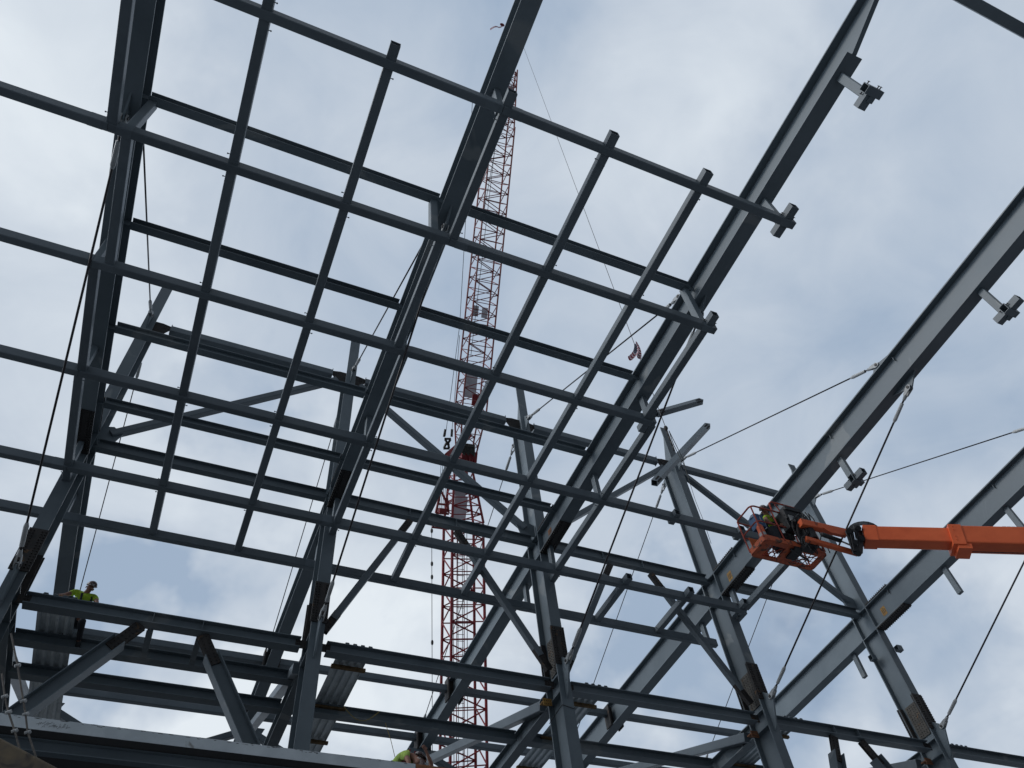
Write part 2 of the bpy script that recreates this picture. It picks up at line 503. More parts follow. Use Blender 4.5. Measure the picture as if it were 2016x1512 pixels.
# ------------------------------------------------------------------ columns
YF, YB = 15.02, 15.75
CW = 0.31
for k, x in enumerate(XF):
    OFF = 0.10 if k > 2 else 0.0
    hints = ['behind the kneeling worker at the left edge', 'rising beside the strip of metal decking', 'beside the lower end of the lattice crane',
             'with its top free above the lifted steel pieces', 'standing right of the orange lift basket'][k]
    c = root('steel_column', (x, 15.4, -1.6), 'tall %s grey steel column %s' % (WHO[k], hints), 'steel column', 'row of roof columns')
    b = MB()
    b.bb(x - CW / 2, x + CW / 2, YF, YF + 0.035, -1.6, TOPZ)
    b.build('flange', 'steel', c)
    b = MB()
    b.bb(x - CW / 2, x + CW / 2, YB - 0.035, YB, -1.6, 20.45)
    b.build('flange', 'steel', c)
    b = MB()
    b.poly([(x, YF + .034, -1.6), (x, YB - .034, -1.6), (x, YB - .034, 20.45), (x, YF + 0.10, TOPZ - 0.1), (x, YF + .034, TOPZ - 0.1)], 0.02, (1, 0, 0))
    for z in (zb(15.4) - 0.02, zt(15.4) + 0.02, 10.74, 10.30):   # continuity plates at the girder and the ring beam
        for s in (-1, 1):
            b.box((x + s * 0.085, 15.385, z), 0.148, YB - YF - 0.075, 0.022)
    b.build('web', 'steel', c)
    # bolted splice above the ring beam
    b = MB()
    b.bb(x - 0.19, x + 0.19, YF - 0.033, YF - 0.002, 11.02, 12.12)
    for s in (-1, 1):
        bolts(b, (x + s * 0.115, YF - 0.033, 11.57), (0, 0, 1), (1, 0, 0), (0, -1, 0), 14, 2, 0.073, 0.07, 0.016, 0.035)
    b.build('flange_splice_plate', 'splice', c)
    b = MB()
    b.bb(x - 0.19, x + 0.19, YB + 0.002, YB + 0.033, 10.85, 12.0)
    for s in (-1, 1):
        bolts(b, (x + s * 0.115, YB + 0.033, 11.42), (0, 0, 1), (1, 0, 0), (0, 1, 0), 14, 2, 0.075, 0.07, 0.014, 0.03)
    b.build('flange_splice_plate', 'splice', c)
    for s in (-1, 1):
        b = MB()
        b.box((x + s * 0.025, 15.385, 11.47), 0.026, 0.42, 1.0)
        bolts(b, (x + s * 0.038, 15.385, 11.47), (0, 0, 1), (0, 1, 0), (s, 0, 0), 12, 4, 0.078, 0.09, 0.013, 0.016)
        b.build('web_splice_plate', 'splice_web', c)
        MB().box((x + s * 0.098, YB - 0.053, 11.42), 0.13, 0.03, 1.15).build('inner_splice_plate', 'splice', c)
        MB().box((x + s * 0.098, YF + 0.053, 11.57), 0.13, 0.03, 1.1).build('inner_splice_plate', 'splice', c)
    # gussets for the upper ring tubes and braces
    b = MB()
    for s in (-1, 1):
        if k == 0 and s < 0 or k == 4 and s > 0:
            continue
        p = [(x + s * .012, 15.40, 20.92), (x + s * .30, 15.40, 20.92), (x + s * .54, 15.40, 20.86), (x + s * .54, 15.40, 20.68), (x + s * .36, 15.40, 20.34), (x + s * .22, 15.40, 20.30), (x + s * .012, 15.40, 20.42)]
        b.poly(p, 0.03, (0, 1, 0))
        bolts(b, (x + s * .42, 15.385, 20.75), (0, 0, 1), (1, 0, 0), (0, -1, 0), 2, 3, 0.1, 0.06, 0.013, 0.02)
    b.build('ring_gusset', 'splice', c)  # dark splice colour stands in for the shade on these gussets
    # fin for the lower tie rod
    b = MB()
    b.poly([(x, YF - .002, 11.25), (x, 14.74, 11.02), (x, 14.66, 10.88), (x, YF - .12, 10.22), (x, YF - .002, 10.1)], 0.04, (1, 0, 0))
    b.build('rod_fin', 'steel', c)
    b = MB()
    b.poly([(x, YF - .002, 20.7), (x, 14.72, 20.42), (x, 14.68, 20.28), (x, YF - .002, 20.0)], 0.035, (1, 0, 0))
    b.poly([(x, YB + .002, 20.55), (x, 16.08, 20.32), (x, 16.08, 20.2), (x, YB + .002, 19.95)], 0.035, (1, 0, 0))
    b.build('rod_fin', 'steel', c)
    if k >= 2:   # yellow and rusty connection plates low on the inner side
        b = MB()
        b.bb(x - 0.40, x - 0.17, 15.52, 15.70, 10.27, 10.29)
        b.bb(x - 0.40, x - 0.17, 15.50, 15.515, 10.17, 10.35)
        bolts(b, (x - 0.29, 15.50, 10.25), (1, 0, 0), (0, 0, 1), (0, -1, 0), 4, 2, 0.05, 0.08, 0.01, 0.012)
        b.build('connection_plate', 'tag' if k == 2 else 'rust', c)
    if k == 2:
        b = MB()
        for a_, c_ in (((x - .17, YF - .012), (x + .17, YF - .012)), ((x + .17, YF - .012), (x + .17, YB + .012)), ((x - .17, YF - .012), (x - .17, YB + .012))):
            b.rod((a_[0], a_[1], 9.92), (c_[0], c_[1], 9.86), .008, n=5)
        b.build('strap_band', 'bolt', c)

x = XF[4]
for s_, yy in ((1, 14.94), (-1, 15.62)):
    b = MB().hollow((x + s_ * .16, yy, 13.72), (x + s_ * .36, yy, 13.72), .16, .18)
    tag(b.build('side_stub', 'tube'), 'small open tube stub on the %s side of the rightmost column' % ('right' if s_ > 0 else 'left'), 'steel stub')

# ------------------------------------------------------------------ cantilever girders (front) and back girders
for k, x in enumerate(XF):
    OFF = 0.10 if k > 2 else 0.0
    note = ['passing above the leftmost column', 'crossing the tip of the red crane', 'with a hoisted flag showing beside it',
            'running behind the orange lift basket', 'passing behind the orange lift boom'][k]
    gr = root('roof_girder', (x, 8, 14.6), '%s grey cantilever roof girder overhead, %s' % (WHO[k], note), 'steel girder', 'cantilever roof girders')
    ye = YF - 0.004
    tip = 0.62
    b = MB()
    b.poly([(x, ye, zb(ye)), (x, ye, zt(ye)), (x, -1.1, zt(-1.1)), (x, tip, zb(tip))], 0.018, (1, 0, 0))
    for y in PY[:4]:
        if k >= 3:
            for s in (-1, 1):
                b.box((x + s * 0.05, y, zt(y) - 0.10), 0.07, 0.012, 0.14)
    b.build('web', 'steel', gr)
    b = MB()
    b.poly([(x, ye, zt(ye) + .001), (x, ye, zt(ye) + .036), (x, -1.3, zt(-1.3) + .036), (x, -1.3, zt(-1.3) + .001)], 0.33, (1, 0, 0))
    b.build('flange', 'steel', gr)
    b = MB()
    b.poly([(x, ye, zb(ye) - .036), (x, ye, zb(ye) - .001), (x, tip, zb(tip) - .001), (x, tip, zb(tip) - .036)], 0.36, (1, 0, 0))
    b.poly([(x, tip + .25, zb(tip) + .0), (x, tip - .02, zb(tip) - .0), (x, -1.2, zt(-1.2) - .012), (x, -1.2, zt(-1.2) - .0)], 0.10, (1, 0, 0))
    b.build('flange', 'steel', gr)
    # bolted moment connection at the column
    ax = (V((1, 0, 0)), (V((0, 1, -0.024))).normalized(), V((0, 0.024, 1)).normalized())
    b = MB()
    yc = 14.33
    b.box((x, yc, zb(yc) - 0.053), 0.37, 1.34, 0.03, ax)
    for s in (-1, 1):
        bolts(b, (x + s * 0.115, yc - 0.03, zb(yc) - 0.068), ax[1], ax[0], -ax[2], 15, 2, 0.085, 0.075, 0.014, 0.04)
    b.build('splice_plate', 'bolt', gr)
    b = MB()
    yc = 14.42
    b.box((x, yc, zt(yc) + 0.053), 0.36, 1.1, 0.03, ax)
    for s in (-1, 1):
        bolts(b, (x + s * 0.115, yc, zt(yc) + 0.068), ax[1], ax[0], ax[2], 13, 2, 0.083, 0.075, 0.014, 0.05)
    b.build('splice_plate', 'splice', gr)
    b = MB()
    for s in (-1, 1):
        b.box((x + s * 0.0115, 14.55, zb(14.5) + 0.34), 0.004, 0.20, 0.30)
    b.build('primer_patch', 'tag' if k > 2 else 'rust', gr)
    b = MB()
    for s in (-1, 1):
        for q in (-.06, -.01, .05):
            b.box((x + s * 0.0145, 14.55 + q, zb(14.5) + 0.34), 0.002, 0.02, 0.2 - abs(q))
    b.build('chalk_mark', 'bolt', gr)
    b = MB()   # lugs for the tie rods
    b.poly([(x, 7.15, zt(7.1) + .036), (x, 6.9, zt(7) + .30), (x, 6.78, zt(7) + .34), (x, 6.68, zt(7) + .28), (x, 5.8, zt(6) + .036)], 0.035, (1, 0, 0))
    b.build('rod_lug', 'steel', gr)
    b = MB()
    b.poly([(x, 6.1, zb(6) - .037), (x, 6.40, zb(6) - .32), (x, 6.52, zb(6) - .34), (x, 6.62, zb(6) - .25), (x, 6.95, zb(7) - .037)], 0.035, (1, 0, 0))
    b.build('rod_lug', 'steel', gr)
    # back girder
    bgd = root('tail_girder', (x, 24, 14.4), 'grey girder tail behind the columns, %s, under the rear tie rods' % WHO[k], 'steel girder', 'back girders behind the columns')
    yb0, yb1 = YB + .004, 33
    b = MB().poly([(x, yb0, zb(yb0)), (x, yb0, zt(yb0)), (x, yb1, zt(yb1)), (x, yb1, zb(yb1))], 0.018, (1, 0, 0))
    b.build('web', 'steel', bgd)
    b = MB().poly([(x, yb0, zt(yb0) + .001), (x, yb0, zt(yb0) + .036), (x, yb1, zt(yb1) + .036), (x, yb1, zt(yb1) + .001)], 0.33, (1, 0, 0))
    b.build('flange', 'steel', bgd)
    b = MB().poly([(x, yb0, zb(yb0) - .036), (x, yb0, zb(yb0) - .001), (x, yb1, zb(yb1) - .001), (x, yb1, zb(yb1) - .036)], 0.36, (1, 0, 0))
    b.build('flange', 'steel', bgd)
    for yy in (22.5, 25.7):
        for s in (-1, 1):
            b = MB()
            b.box((x + s * 0.10, yy, (zb(yy) + zt(yy)) / 2), 0.19, 0.02, 0.69)
            b.poly([(x + s * .21, yy - .02, zb(yy) + .72), (x + s * .26, yy - .02, zb(yy) + .72), (x + s * .26, yy - .02, zb(yy) - .05), (x + s * .21, yy - .02, zb(yy) - .05)], 0.35, (0, 1, 0))
            b.build('end_plate', 'splice', bgd)
    # node below the back girder
    b = MB()
    b.poly([(x - .55, 25.55, zb(25.5) - .04), (x + .55, 25.55, zb(25.5) - .04), (x + .35, 25.55, zb(25.5) - .5), (x, 25.55, zb(25.5) - .62), (x - .35, 25.55, zb(25.5) - .5)], 0.03, (0, 1, 0))
    b.build('node_gusset', 'steel', bgd)


# ------------------------------------------------------------------ hangers of the ceiling grid
def stub_pair(mb, x, y, sides=(-1, 1), ln_=0.26):
    for s in sides:
        mb.hollow((x, y + s * 0.076, GZ + .01), (x, y + s * (0.076 + ln_), GZ + .01), 0.16, 0.18)


ROWN = ['top', 'second', 'third', 'fourth', 'fifth', 'lowest']
for k, x in enumerate(XF):
    OFF = 0.10 if k > 2 else 0.0
    for r, y in enumerate((0.95,) + GY):
        if k < 2 and r == 0 or (k == 3 and r == 2) or (k == 4 and r not in (3, 4, 6)):
            continue
        rr = r - 1
        row1 = rr == 1 and k < 3
        xh = x + ((.27, -.30, -.26)[k] if row1 else 0)
        yh = y + (0.10 if not row1 else .06)
        where = ('girder tip' if r == 0 else '%s row of the hanging grid' % ROWN[rr])
        has_c = r == 0 or k == 2 and r in (1, 2, 3) or k == 3 and r in (1, 2, 3, 4, 5)
        hl = 'short grey hanger under the %s girder at the %s' % (WHO[k].replace(' from the ', '-from-'), where)
        h = root('hanger', (xh, yh, GZ), hl, 'steel bracket', 'hangers under the roof girders') if has_c else None
        b = MB()
        zt_ = zb(yh) - 0.037 if not row1 else 15.32
        b.tube((xh, yh, GZ - (0.1 if r == 0 or k > 2 else -0.08)), (xh, yh, zt_), 0.15 if row1 else 0.12, 0.17, up=V((0, 1, 0)), c=0.012)
        if not has_c:
            tag(b.build('hanger', 'steel'), hl, 'steel bracket', 'hangers under the roof girders')
        else:
            b.build('post', 'steel', h)
            b = MB()
            e_ = x + {1: .14, 2: -.02, 3: .02}.get(r, .14) if k == 2 else x + .12
            b.hollow((e_ - .34, y, GZ), (e_, y, GZ), 0.15, 0.22)
            b.build('coupling', 'tube', h)
            for s_ in ((1,) if r == 0 else (-1, 1)):
                if row1 and s_ > 0:
                    continue
                b = MB()
                stub_pair(b, e_ - .19, y, (s_,))
                b.build('stub', 'tube', h)
            b = MB()
            for q in (-.30, -.07, -.02):
                for s in (-1, 1):
                    p = V((e_ + q, y + s * .076, GZ + .05))
                    b.rod(p, p + V((0, s * .05, 0)), 0.012, n=5)
                    b.rod(p + V((-.03, s * .04, 0)), p + V((.03, s * .04, 0)), 0.006, n=4)
            b.build('bolts', 'bolt', h)

# ------------------------------------------------------------------ ledgers (X-running tubes of the hanging grid)
BAYN = ['cut-off bay on the left', 'first full bay', 'second bay', 'third bay']


def ledger(y, xa, xb, r, bay, extra=''):
    t = root('ledger_tube', (xa, y, GZ), 'grey square tube, %s ledger of the hanging grid, %s%s' % (ROWN[r], bay, extra), 'steel tube', 'ledgers of the hanging ceiling grid')
    b = MB()
    b.tube((xa + .004, y, GZ), (xb - .004, y, GZ), 0.157, 0.238)
    b.build('tube_body', 'tube', t)
    for xx in (xa + .25, xb - .2):
        MB().tube((xx - .12, y, GZ), (xx + .12, y, GZ), 0.163, 0.244).build('splice_sleeve', 'tube', t)


for r, y in enumerate(GY):
    spans = []
    if r >= 1:
        spans.append((-14.0, XF[0], 0))
    spans.append((XF[0] if r >= 1 else -9.6, XF[1], 1))
    spans.append((XF[1], XF[2] + (.12, -.04, .0, 0, 0, 0)[r], 2))
    if r == 3:
        spans.append((XF[2], XF[3] - .3, 3))
    if r >= 4:
        spans.append((XF[2], XF[3] + (.0 if r == 4 else .2), 3))
    for xa, xb, bay in spans:
        ledger(y, xa, xb, r, BAYN[bay])
# a tube far overhead, near the picture's upper right corner
b = MB(); b.tube((6.0, -0.95, 14.6), (20.5, -0.95, 14.6), 0.2, 0.26)
tag(b.build('overhead_tube', 'tube'), 'lone dark steel tube crossing the upper right corner of the photo', 'steel tube')


# ------------------------------------------------------------------ mullions (Y-running tubes, one segment per field)
def mullion(x_, segs, label, upper_stub=False, offs=None):
    x = x_
    t = root('grid_tube', (x, segs[0][0], GZ), label, 'steel tube', 'cross tubes of the hanging ceiling grid')
    for si, (ya, yb) in enumerate(segs):
        x = x_ + (offs[si] if offs else 0)
        b = MB()
        b.tube((x, ya + .078, GZ + .012), (x, yb - .078, GZ + .012), 0.17, 0.19)
        for yy in (ya + .22, yb - .22):
            s = random.choice((-1, 1, 0, 1))
            if s:
                b.rod((x + s * .084, yy, GZ - .02), (x + s * .125, yy, GZ - .02), 0.008, n=5)
                b.ball((x + s * .125, yy, GZ - .02), 0.016, n=6, m_=4)
            b.box((x, yy + .05, GZ - .083), 0.174, 0.006, 0.004)
        b.build('tube_segment', 'tube', t)
    x = x_ + (offs[0] if offs else 0)
    if upper_stub:
        b = MB()
        b.hollow((x, segs[0][0] - .33, GZ + .012), (x, segs[0][0] - .078, GZ + .012), 0.17, 0.19)
        b.build('stub', 'tube', t)


full = list(zip(GY[:-1], GY[1:]))
T3 = D / 3
XM = [XF[0] + T3, XF[0] + 2 * T3, XF[1] + .02, XF[1] + T3, XF[1] + 2 * T3]
mullion(XM[0] - .0, [(0.95, GY[0])] + full, 'grey cross tube of the hanging grid, nearest on the right of the leftmost girder')
mullion(XM[1], full, 'grey cross tube of the hanging grid, second to the right of the leftmost girder', True)
mullion(XF[1], full[:4] + [(GY[4], GY[4] + .45)], 'grey cross tube of the hanging grid under the second girder', True, (.06, -.16, .03, .04, .04))
mullion(XM[3] + .03, full, 'grey cross tube of the hanging grid just right of the crane boom', True)
mullion(XM[4] - .0, full, 'grey cross tube of the hanging grid, second to the right of the crane boom', True)
mullion(XF[2], full[1:4] + [(GY[4], GY[4] + 1.0)], 'grey cross tube of the hanging grid under the middle girder', False, (-.24, 0, .04, .1))
mullion(XF[0], [(0.95, GY[0])] + full[:4] + [(GY[4], GY[4] + .6)], 'grey cross tube of the hanging grid under the leftmost girder', False, (.04, .04, .29, .04, .0, .0))
mullion(XF[2] + T3 + .1, [(GY[4], GY[5])], 'short grey cross tube low in the third bay with a stub above it', True)
mullion(XF[2] + 2 * T3 + .1, [(GY[4], GY[5])], 'short grey cross tube low in the third bay, nearest the fourth column', True)
mullion(XF[3] + .1, [(GY[3], GY[4]), (GY[4], GY[4] + 1.1)], 'thick grey cross tube slanting down from below the orange basket', False, (0, .06))
for i, xx in enumerate((XF[2] + T3 + .1, XF[2] + 2 * T3 + .1)):
    t = root('tube_stub', (xx, GY[3], GZ), 'short open tube stubs on the fourth ledger, %s' % ('in the middle of the third bay' if i == 0 else 'beside the basket rail'), 'steel stub', 'tube stubs on the fourth ledger')
    for s_ in (-1, 1):
        b = MB()
        stub_pair(b, xx, GY[3], (s_,), 0.12)
        b.build('stub', 'tube', t)

# ------------------------------------------------------------------ beams between the girders
for r, y in enumerate(PY):
    for bay in (0, 1, 2, 3):
        if r < 4 and bay > 1:
            continue
        xa, xb = XF[bay] + .012, XF[bay + 1] - .012
        z = 15.35 if r < 4 else 15.30
        lab = 'grey I-beam between the roof girders, %s row, %s' % (['top', 'second', 'third', 'fourth', 'lowest'][r], ['first bay', 'second bay', 'third bay', 'bay behind the orange basket'][bay])
        t = root('roof_beam', ((xa + xb) / 2, y, z), lab, 'steel beam', 'beams between the roof girders')
        b = MB()
        b.ibeam((xa + .18, y, z), (xb - .18, y, z), 0.31 if r == 4 else 0.21, 0.18 if r < 4 else 0.19, 0.016, 0.010)
        b.build('beam_body', 'steel', t)
        for s, xx in ((1, xa + .1), (-1, xb - .1)):
            b = MB()
            b.box((xx, y + .012, z), 0.2, 0.012, 0.17)
            bolts(b, (xx + s * .05, y + .018, z), (0, 0, 1), (1, 0, 0), (0, 1, 0), 2, 1, 0.07, 0.05, 0.012, 0.02)
            b.build('end_cleat', 'steel', t)
        if r == 4 and bay in (1, 2):
            for xx in (XF[bay] + 2.17, XF[bay] + 3.55):
                MB().box((xx, y - .05, z), 0.012, 0.085, 0.275).build('stiffener', 'steel', t)

# upper ring tubes and braces (columns 20.75 up)
for bay in range(4):
    xa, xb = XF[bay] + .55, XF[bay + 1] - .55
    t = root('ring_tube', (xa, 15.4, 20.75), 'grey steel tube linking the column tops in the %s bay from the left' % ['first', 'second', 'third', 'fourth'][bay], 'steel tube', 'tubes linking the column tops')
    b = MB().tube((xa, 15.46, 20.77), (xb, 15.46, 20.77), 0.2, 0.25)
    b.build('tube_body', 'tube', t)
    for xx in (xa, xb):
        MB().box((xx, 15.46, 20.77), 0.02, 0.22, 0.33).build('end_plate', 'tube', t)
for i, (ka, kb, lab) in enumerate(((1, 0, 'running down left from the second column top'), (1, 2, 'running down right from the second column top, crossing the crane'),
                                   (3, 2, 'running down left from the fourth column top'), (3, 4, 'running down right from the fourth column top, behind the basket'))):
    s = 1 if kb > ka else -1
    b = MB().tube((XF[ka] + s * .38, 15.4, 20.42), (XF[kb] - s * .35, 15.4, 15.75), 0.18, 0.2, up=V((0, 1, 0)))
    t = root('brace_tube', (XF[ka], 15.4, 20.4), 'grey diagonal tube brace ' + lab, 'steel brace', 'diagonal braces between the columns')
    b.build('tube_body', 'tube', t)
    b = MB().poly([(XF[kb] - s * .03, 15.4, 15.5), (XF[kb] - s * .03, 15.4, 15.95), (XF[kb] - s * .35, 15.4, 16.05), (XF[kb] - s * .62, 15.4, 15.85), (XF[kb] - s * .5, 15.4, 15.5)], 0.025, (0, 1, 0))
    b.build('end_gusset', 'steel', t)
# chevron braces between roof beam and column foot joint
for (xt, xb, s, lab) in ((XF[1] + 2.17, XF[1] + .2, -1, 'running down to the second column'), (XF[1] + 3.55, XF[2] - .2, 1, 'running down past the crane to the middle column'),
                         (XF[2] + 2.35, XF[2] + .25, -1, 'running down to the middle column beside its tie rod'), (XF[2] + 3.75, XF[3] - .2, 1, 'running down to the fourth column')):
    t = root('brace_tube', (xt, 15.35, 15.0), 'grey diagonal tube brace ' + lab, 'steel brace', 'diagonal braces between the columns')
    p0, p1 = V((xt, 15.35, 15.0)), V((xb, 15.35, 11.05))
    d = (p1 - p0).normalized()
    MB().tube(p0 + d * .55, p1 - d * .4, 0.17, 0.17, up=V((0, 1, 0))).build('tube_body', 'tube', t)
    for a, c in ((p0, p0 + d * .62), (p1 - d * .62, p1)):
        b = MB()
        b.tube(a, c, 0.19, 0.12, up=V((0, 1, 0)), c=0.005)
        q = (a + c) / 2
        u = d.cross(V((0, 1, 0)))
        bolts(b, q - V((0, .06, 0)), d, u, (0, -1, 0), 5, 2, 0.09, 0.09, 0.013, 0.02)
        b.build('end_splice', 'splice', t)


# ------------------------------------------------------------------ tie rods
def tie_rod(p0, p1, label, r=0.020, group='tie rods', low_fitting=True):
    p0, p1 = V(p0), V(p1)
    t = root('tie_rod', p0, label, 'tie rod', group)
    d = (p1 - p0).normalized()
    MB().rod(p0 + d * .25, p1 - d * .25, r).build('rod', 'cable', t, smooth=True)
    for p, s in ((p0, 1), (p1, -1)):
        b = MB()
        e = d * s
        side = e.cross(V((1, 0, 0))).normalized()
        for q in (-1, 1):
            off = V((1, 0, 0)) * (q * .045)
            b.poly([p + off - e * .07 + side * .03, p + off - e * .07 - side * .03, p + off + side * -.075, p + off + e * .22 - side * .035, p + off + e * .22 + side * .035, p + off + side * .075], 0.022, (1, 0, 0))
        b.rod(p + e * .2, p + e * .34, 0.055, 0.036, n=10)
        cv = b.build('clevis', 'white_steel', t)
        MB().rod(p - V((.075, 0, 0)), p + V((.075, 0, 0)), 0.038, n=10).build('pin', 'bolt', cv)
        MB().rod(p + e * .42, p + e * .86, 0.044, 0.05, n=10).rod(p + e * .86, p + e * .94, .05, .026, n=10).build('turnbuckle', 'white_steel', t)


for k, x in enumerate(XF):
    OFF = 0.10 if k > 2 else 0.0
    w_ = WHO[k]
    tie_rod((x, 14.75, 20.32), (x, 6.79, zt(7) + .27), 'dark upper tie rod from the %s column top down to its roof girder' % w_, group='upper tie rods')
    tie_rod((x, 14.72, 10.93), (x, 6.50, zb(6.5) - .27), 'dark lower tie rod from the %s girder down to its column foot' % w_, 0.023, 'lower tie rods')
    tie_rod((x, 16.02, 20.25), (x, 26.2, zt(26) + .08), 'thin rear tie rod behind the %s column sloping to its back girder' % w_, 0.015, 'rear tie rods')

# ------------------------------------------------------------------ ring beam and floor framing
for bay in range(5):
    xa = XF[bay] + (.17 if bay >= 0 else 0)
    xb = XF[bay + 1] - .17 if bay < 4 else 30
    lab = ['under the kneeling worker', 'in the second bay under the ribbed deck edge', 'right of the middle column', 'right of the fourth column, with two stiffeners', 'leaving the lower right edge of the photo'][bay]
    t = root('edge_beam', (xa, 15.33, 10.5), 'long grey floor edge beam ' + lab, 'steel beam', 'floor edge beams between the columns')
    z = 10.6
    MB().ibeam((xa + .12, 15.33, z), (xb - .12, 15.33, z), 0.26, 0.25, 0.02, 0.012).build('beam_body', 'steel', t)
    for s, xx in ((1, xa + .1), (-1, xb - .1)):
        b = MB()
        b.box((xx, 15.31, z), 0.24, 0.014, 0.2)
        bolts(b, (xx + s * .05, 15.30, z), (0, 0, 1), (1, 0, 0), (0, -1, 0), 3, 2, 0.06, 0.06, 0.012, 0.022)
        b.build('end_cleat', 'splice', t)
    if bay in (0, 3):
        for xx in ((XF[0] + 2.72, XF[0] + 3.72) if bay == 0 else (XF[3] + 2.35, XF[3] + 3.2)):
            MB().box((xx, 15.262, z), 0.014, 0.118, 0.218).build('stiffener', 'steel', t)
FB = {0: (16.63, 17.87), 1: (17.8,), 2: (17.8,), 3: (17.8,)}
for bay, ys in FB.items():
    for i, y in enumerate(ys):
        b = MB().ibeam((XF[bay] + .14, y, 10.60), (XF[bay + 1] - .14, y, 10.60), 0.26, 0.25, 0.02, 0.012)
        tag(b.build('floor_beam', 'steel'), 'dark floor beam behind the edge beam in the %s bay%s' % (['first', 'second', 'third', 'fourth'][bay], [', nearer one', ', farther one'][i] if bay == 0 else ''), 'steel beam', 'floor beams behind the edge beam')
for k, x in enumerate(XF):
    OFF = 0.10 if k > 2 else 0.0
    b = MB().ibeam((x, YB + .03, 10.52), (x, 24.0, 10.52), 0.40, 0.26, 0.022, 0.013)
    b.box((x, 16.3, 10.52), 0.24, 0.014, 0.355)
    tag(b.build('floor_beam', 'steel'), 'grey floor beam running back from the %s column' % WHO[k], 'steel beam', 'floor beams running back from the columns')
    # raker tube up to the back girder node
    t = root('raker_tube', (x, 15.9, 10.3), 'sloping grey raker tube behind the %s column' % WHO[k], 'steel brace', 'rakers behind the columns')
    p0, p1 = V((x - .16, 15.95, 10.42)), V((x - .16, 25.0, 13.55))
    MB().tube(p0, p1, 0.22, 0.24).build('tube_body', 'tube', t)
    d = (p1 - p0).normalized()
    b = MB().box(p1 + d * .02, 0.3, 0.34, 0.03, (V((1, 0, 0)), d.cross(V((1, 0, 0))), d))
    b.poly([p1 + V((0, .03, .1)), p1 + V((0, .35, .35)), p1 + V((0, .35, -.0)), p1 + V((0, .03, -.12))], 0.03, (1, 0, 0))
    b.build('end_plate', 'splice', t)
for bay in range(4):
    for j, y in enumerate((22.52, 25.71)):
        b = MB().tube((XF[bay] + .2, y, 14.8), (XF[bay + 1] - .2, y, 14.8), 0.20, 0.22)
        tag(b.build('box_beam', 'tube'), 'grey rear box beam seen under the edge beam, %s bay, %s line' % (['first', 'second', 'third', 'fourth'][bay], ['near', 'far'][j]), 'steel beam', 'rear box beams between the back girders')
for k, x in enumerate(XF):
    OFF = 0.10 if k > 2 else 0.0
    for s in (-1, 1):
        if (k == 0 and s < 0) or (k == 4):
            continue
        b = MB().tube((x + s * .3, 25.55, zb(25.5) - .3), (x + s * 3.0, 25.55, 12.75), 0.2, 0.22, up=V((0, 1, 0)))
        tag(b.build('brace_tube', 'tube'), 'short grey brace dropping %s from the node under the %s back girder' % ('left' if s < 0 else 'right', WHO[k]), 'steel brace', 'braces under the back girders')
for xx in (XF[0] + 2.72, XF[0] + 3.72):
    b = MB().ibeam((xx, 15.5, 10.55), (xx, 16.48, 10.55), 0.18, 0.12, 0.012, 0.01)
    tag(b.build('short_beam', 'steel'), 'short beam tying edge beam to floor beam, %s of the two' % ('left' if xx < -.5 else 'right'), 'steel beam', 'short tie beams in the first bay')
# V struts under the edge beam
for (xt, xb, zb_, bay, lab, dk) in ((XF[0] + 2.55, XF[0] + .15, 6.95, 0, 'wide grey strut under the edge beam sloping down to the left column', 1), (XF[0] + 3.75, XF[1] - .15, 6.9, 0, 'wide grey strut under the edge beam sloping down right toward the second column', 1),
                                    (XF[3] + 2.3, XF[3] + 1.6, 8.3, 3, 'stub strut hanging under the right edge beam, left of the pair', 0), (XF[3] + 3.25, XF[3] + 4.5, 8.3, 3, 'stub strut hanging under the right edge beam, right of the pair', 0)):
    p0, p1 = V((xt, 15.33, 10.46)), V((xb, 15.33, zb_))
    d = (p1 - p0).normalized()
    t = root('under_strut', p0, lab, 'steel strut', 'struts under the edge beam')
    u = V((0, 1, 0))
    MB().ibeam(p0 + d * .55, p1, 0.30, 0.30, 0.02, 0.014, up=d.cross(u)).build('strut_body', 'steel', t)
    b = MB()
    for s in (-1, 1):
        b.box(p0 + d * .4 + u * (s * .03), 0.24, 0.035, 0.75, (d.cross(u), u, d))
    bolts(b, p0 + d * .4 - u * .05, d, d.cross(u), -u, 8, 2, 0.085, 0.11, 0.014, 0.02)
    b.build('end_splice', 'splice', t)

# ------------------------------------------------------------------ metal decking strips
for k, x in enumerate(XF):
    OFF = 0.10 if k > 2 else 0.0
    xa = x + (.50 if k == 0 else .63)
    t = root('metal_deck', (xa, 15.08, 10.68), 'strip of ribbed metal decking laid right of the %s column' % WHO[k], 'metal decking', 'strips of metal decking')
    prof = []
    ribs = 4
    wd = 0.72
    pt = wd / ribs
    for i in range(ribs):
        a = i * pt
        prof += [(a, 0), (a + pt * .34, 0), (a + pt * .45, .052), (a + pt * .89, .052)]
    prof.append((wd, 0))
    y0, y1 = 15.24, 20.4 if k else 21.5
    b = MB()
    vs, fs = [], []
    for y in (y0, y1):
        for dz in (0, 0.003):
            vs += [(xa + a, y, 10.735 + h + dz) for a, h in prof]
    n = len(prof)
    for i in range(n - 1):
        fs += [(i, i + 1, 2 * n + i + 1, 2 * n + i), (n + i, n + i + 1, 3 * n + i + 1, 3 * n + i), (i, i + 1, n + i + 1, n + i), (2 * n + i, 2 * n + i + 1, 3 * n + i + 1, 3 * n + i)]
    b.add(vs, fs)
    b.build('sheet', 'galv', t)
    if k:
        for y in (16.02, 17.72, 19.35):
            MB().bb(xa - .03, xa + wd + .06, y, y + .09, 10.66, 10.728).build('batten', 'wood', t)

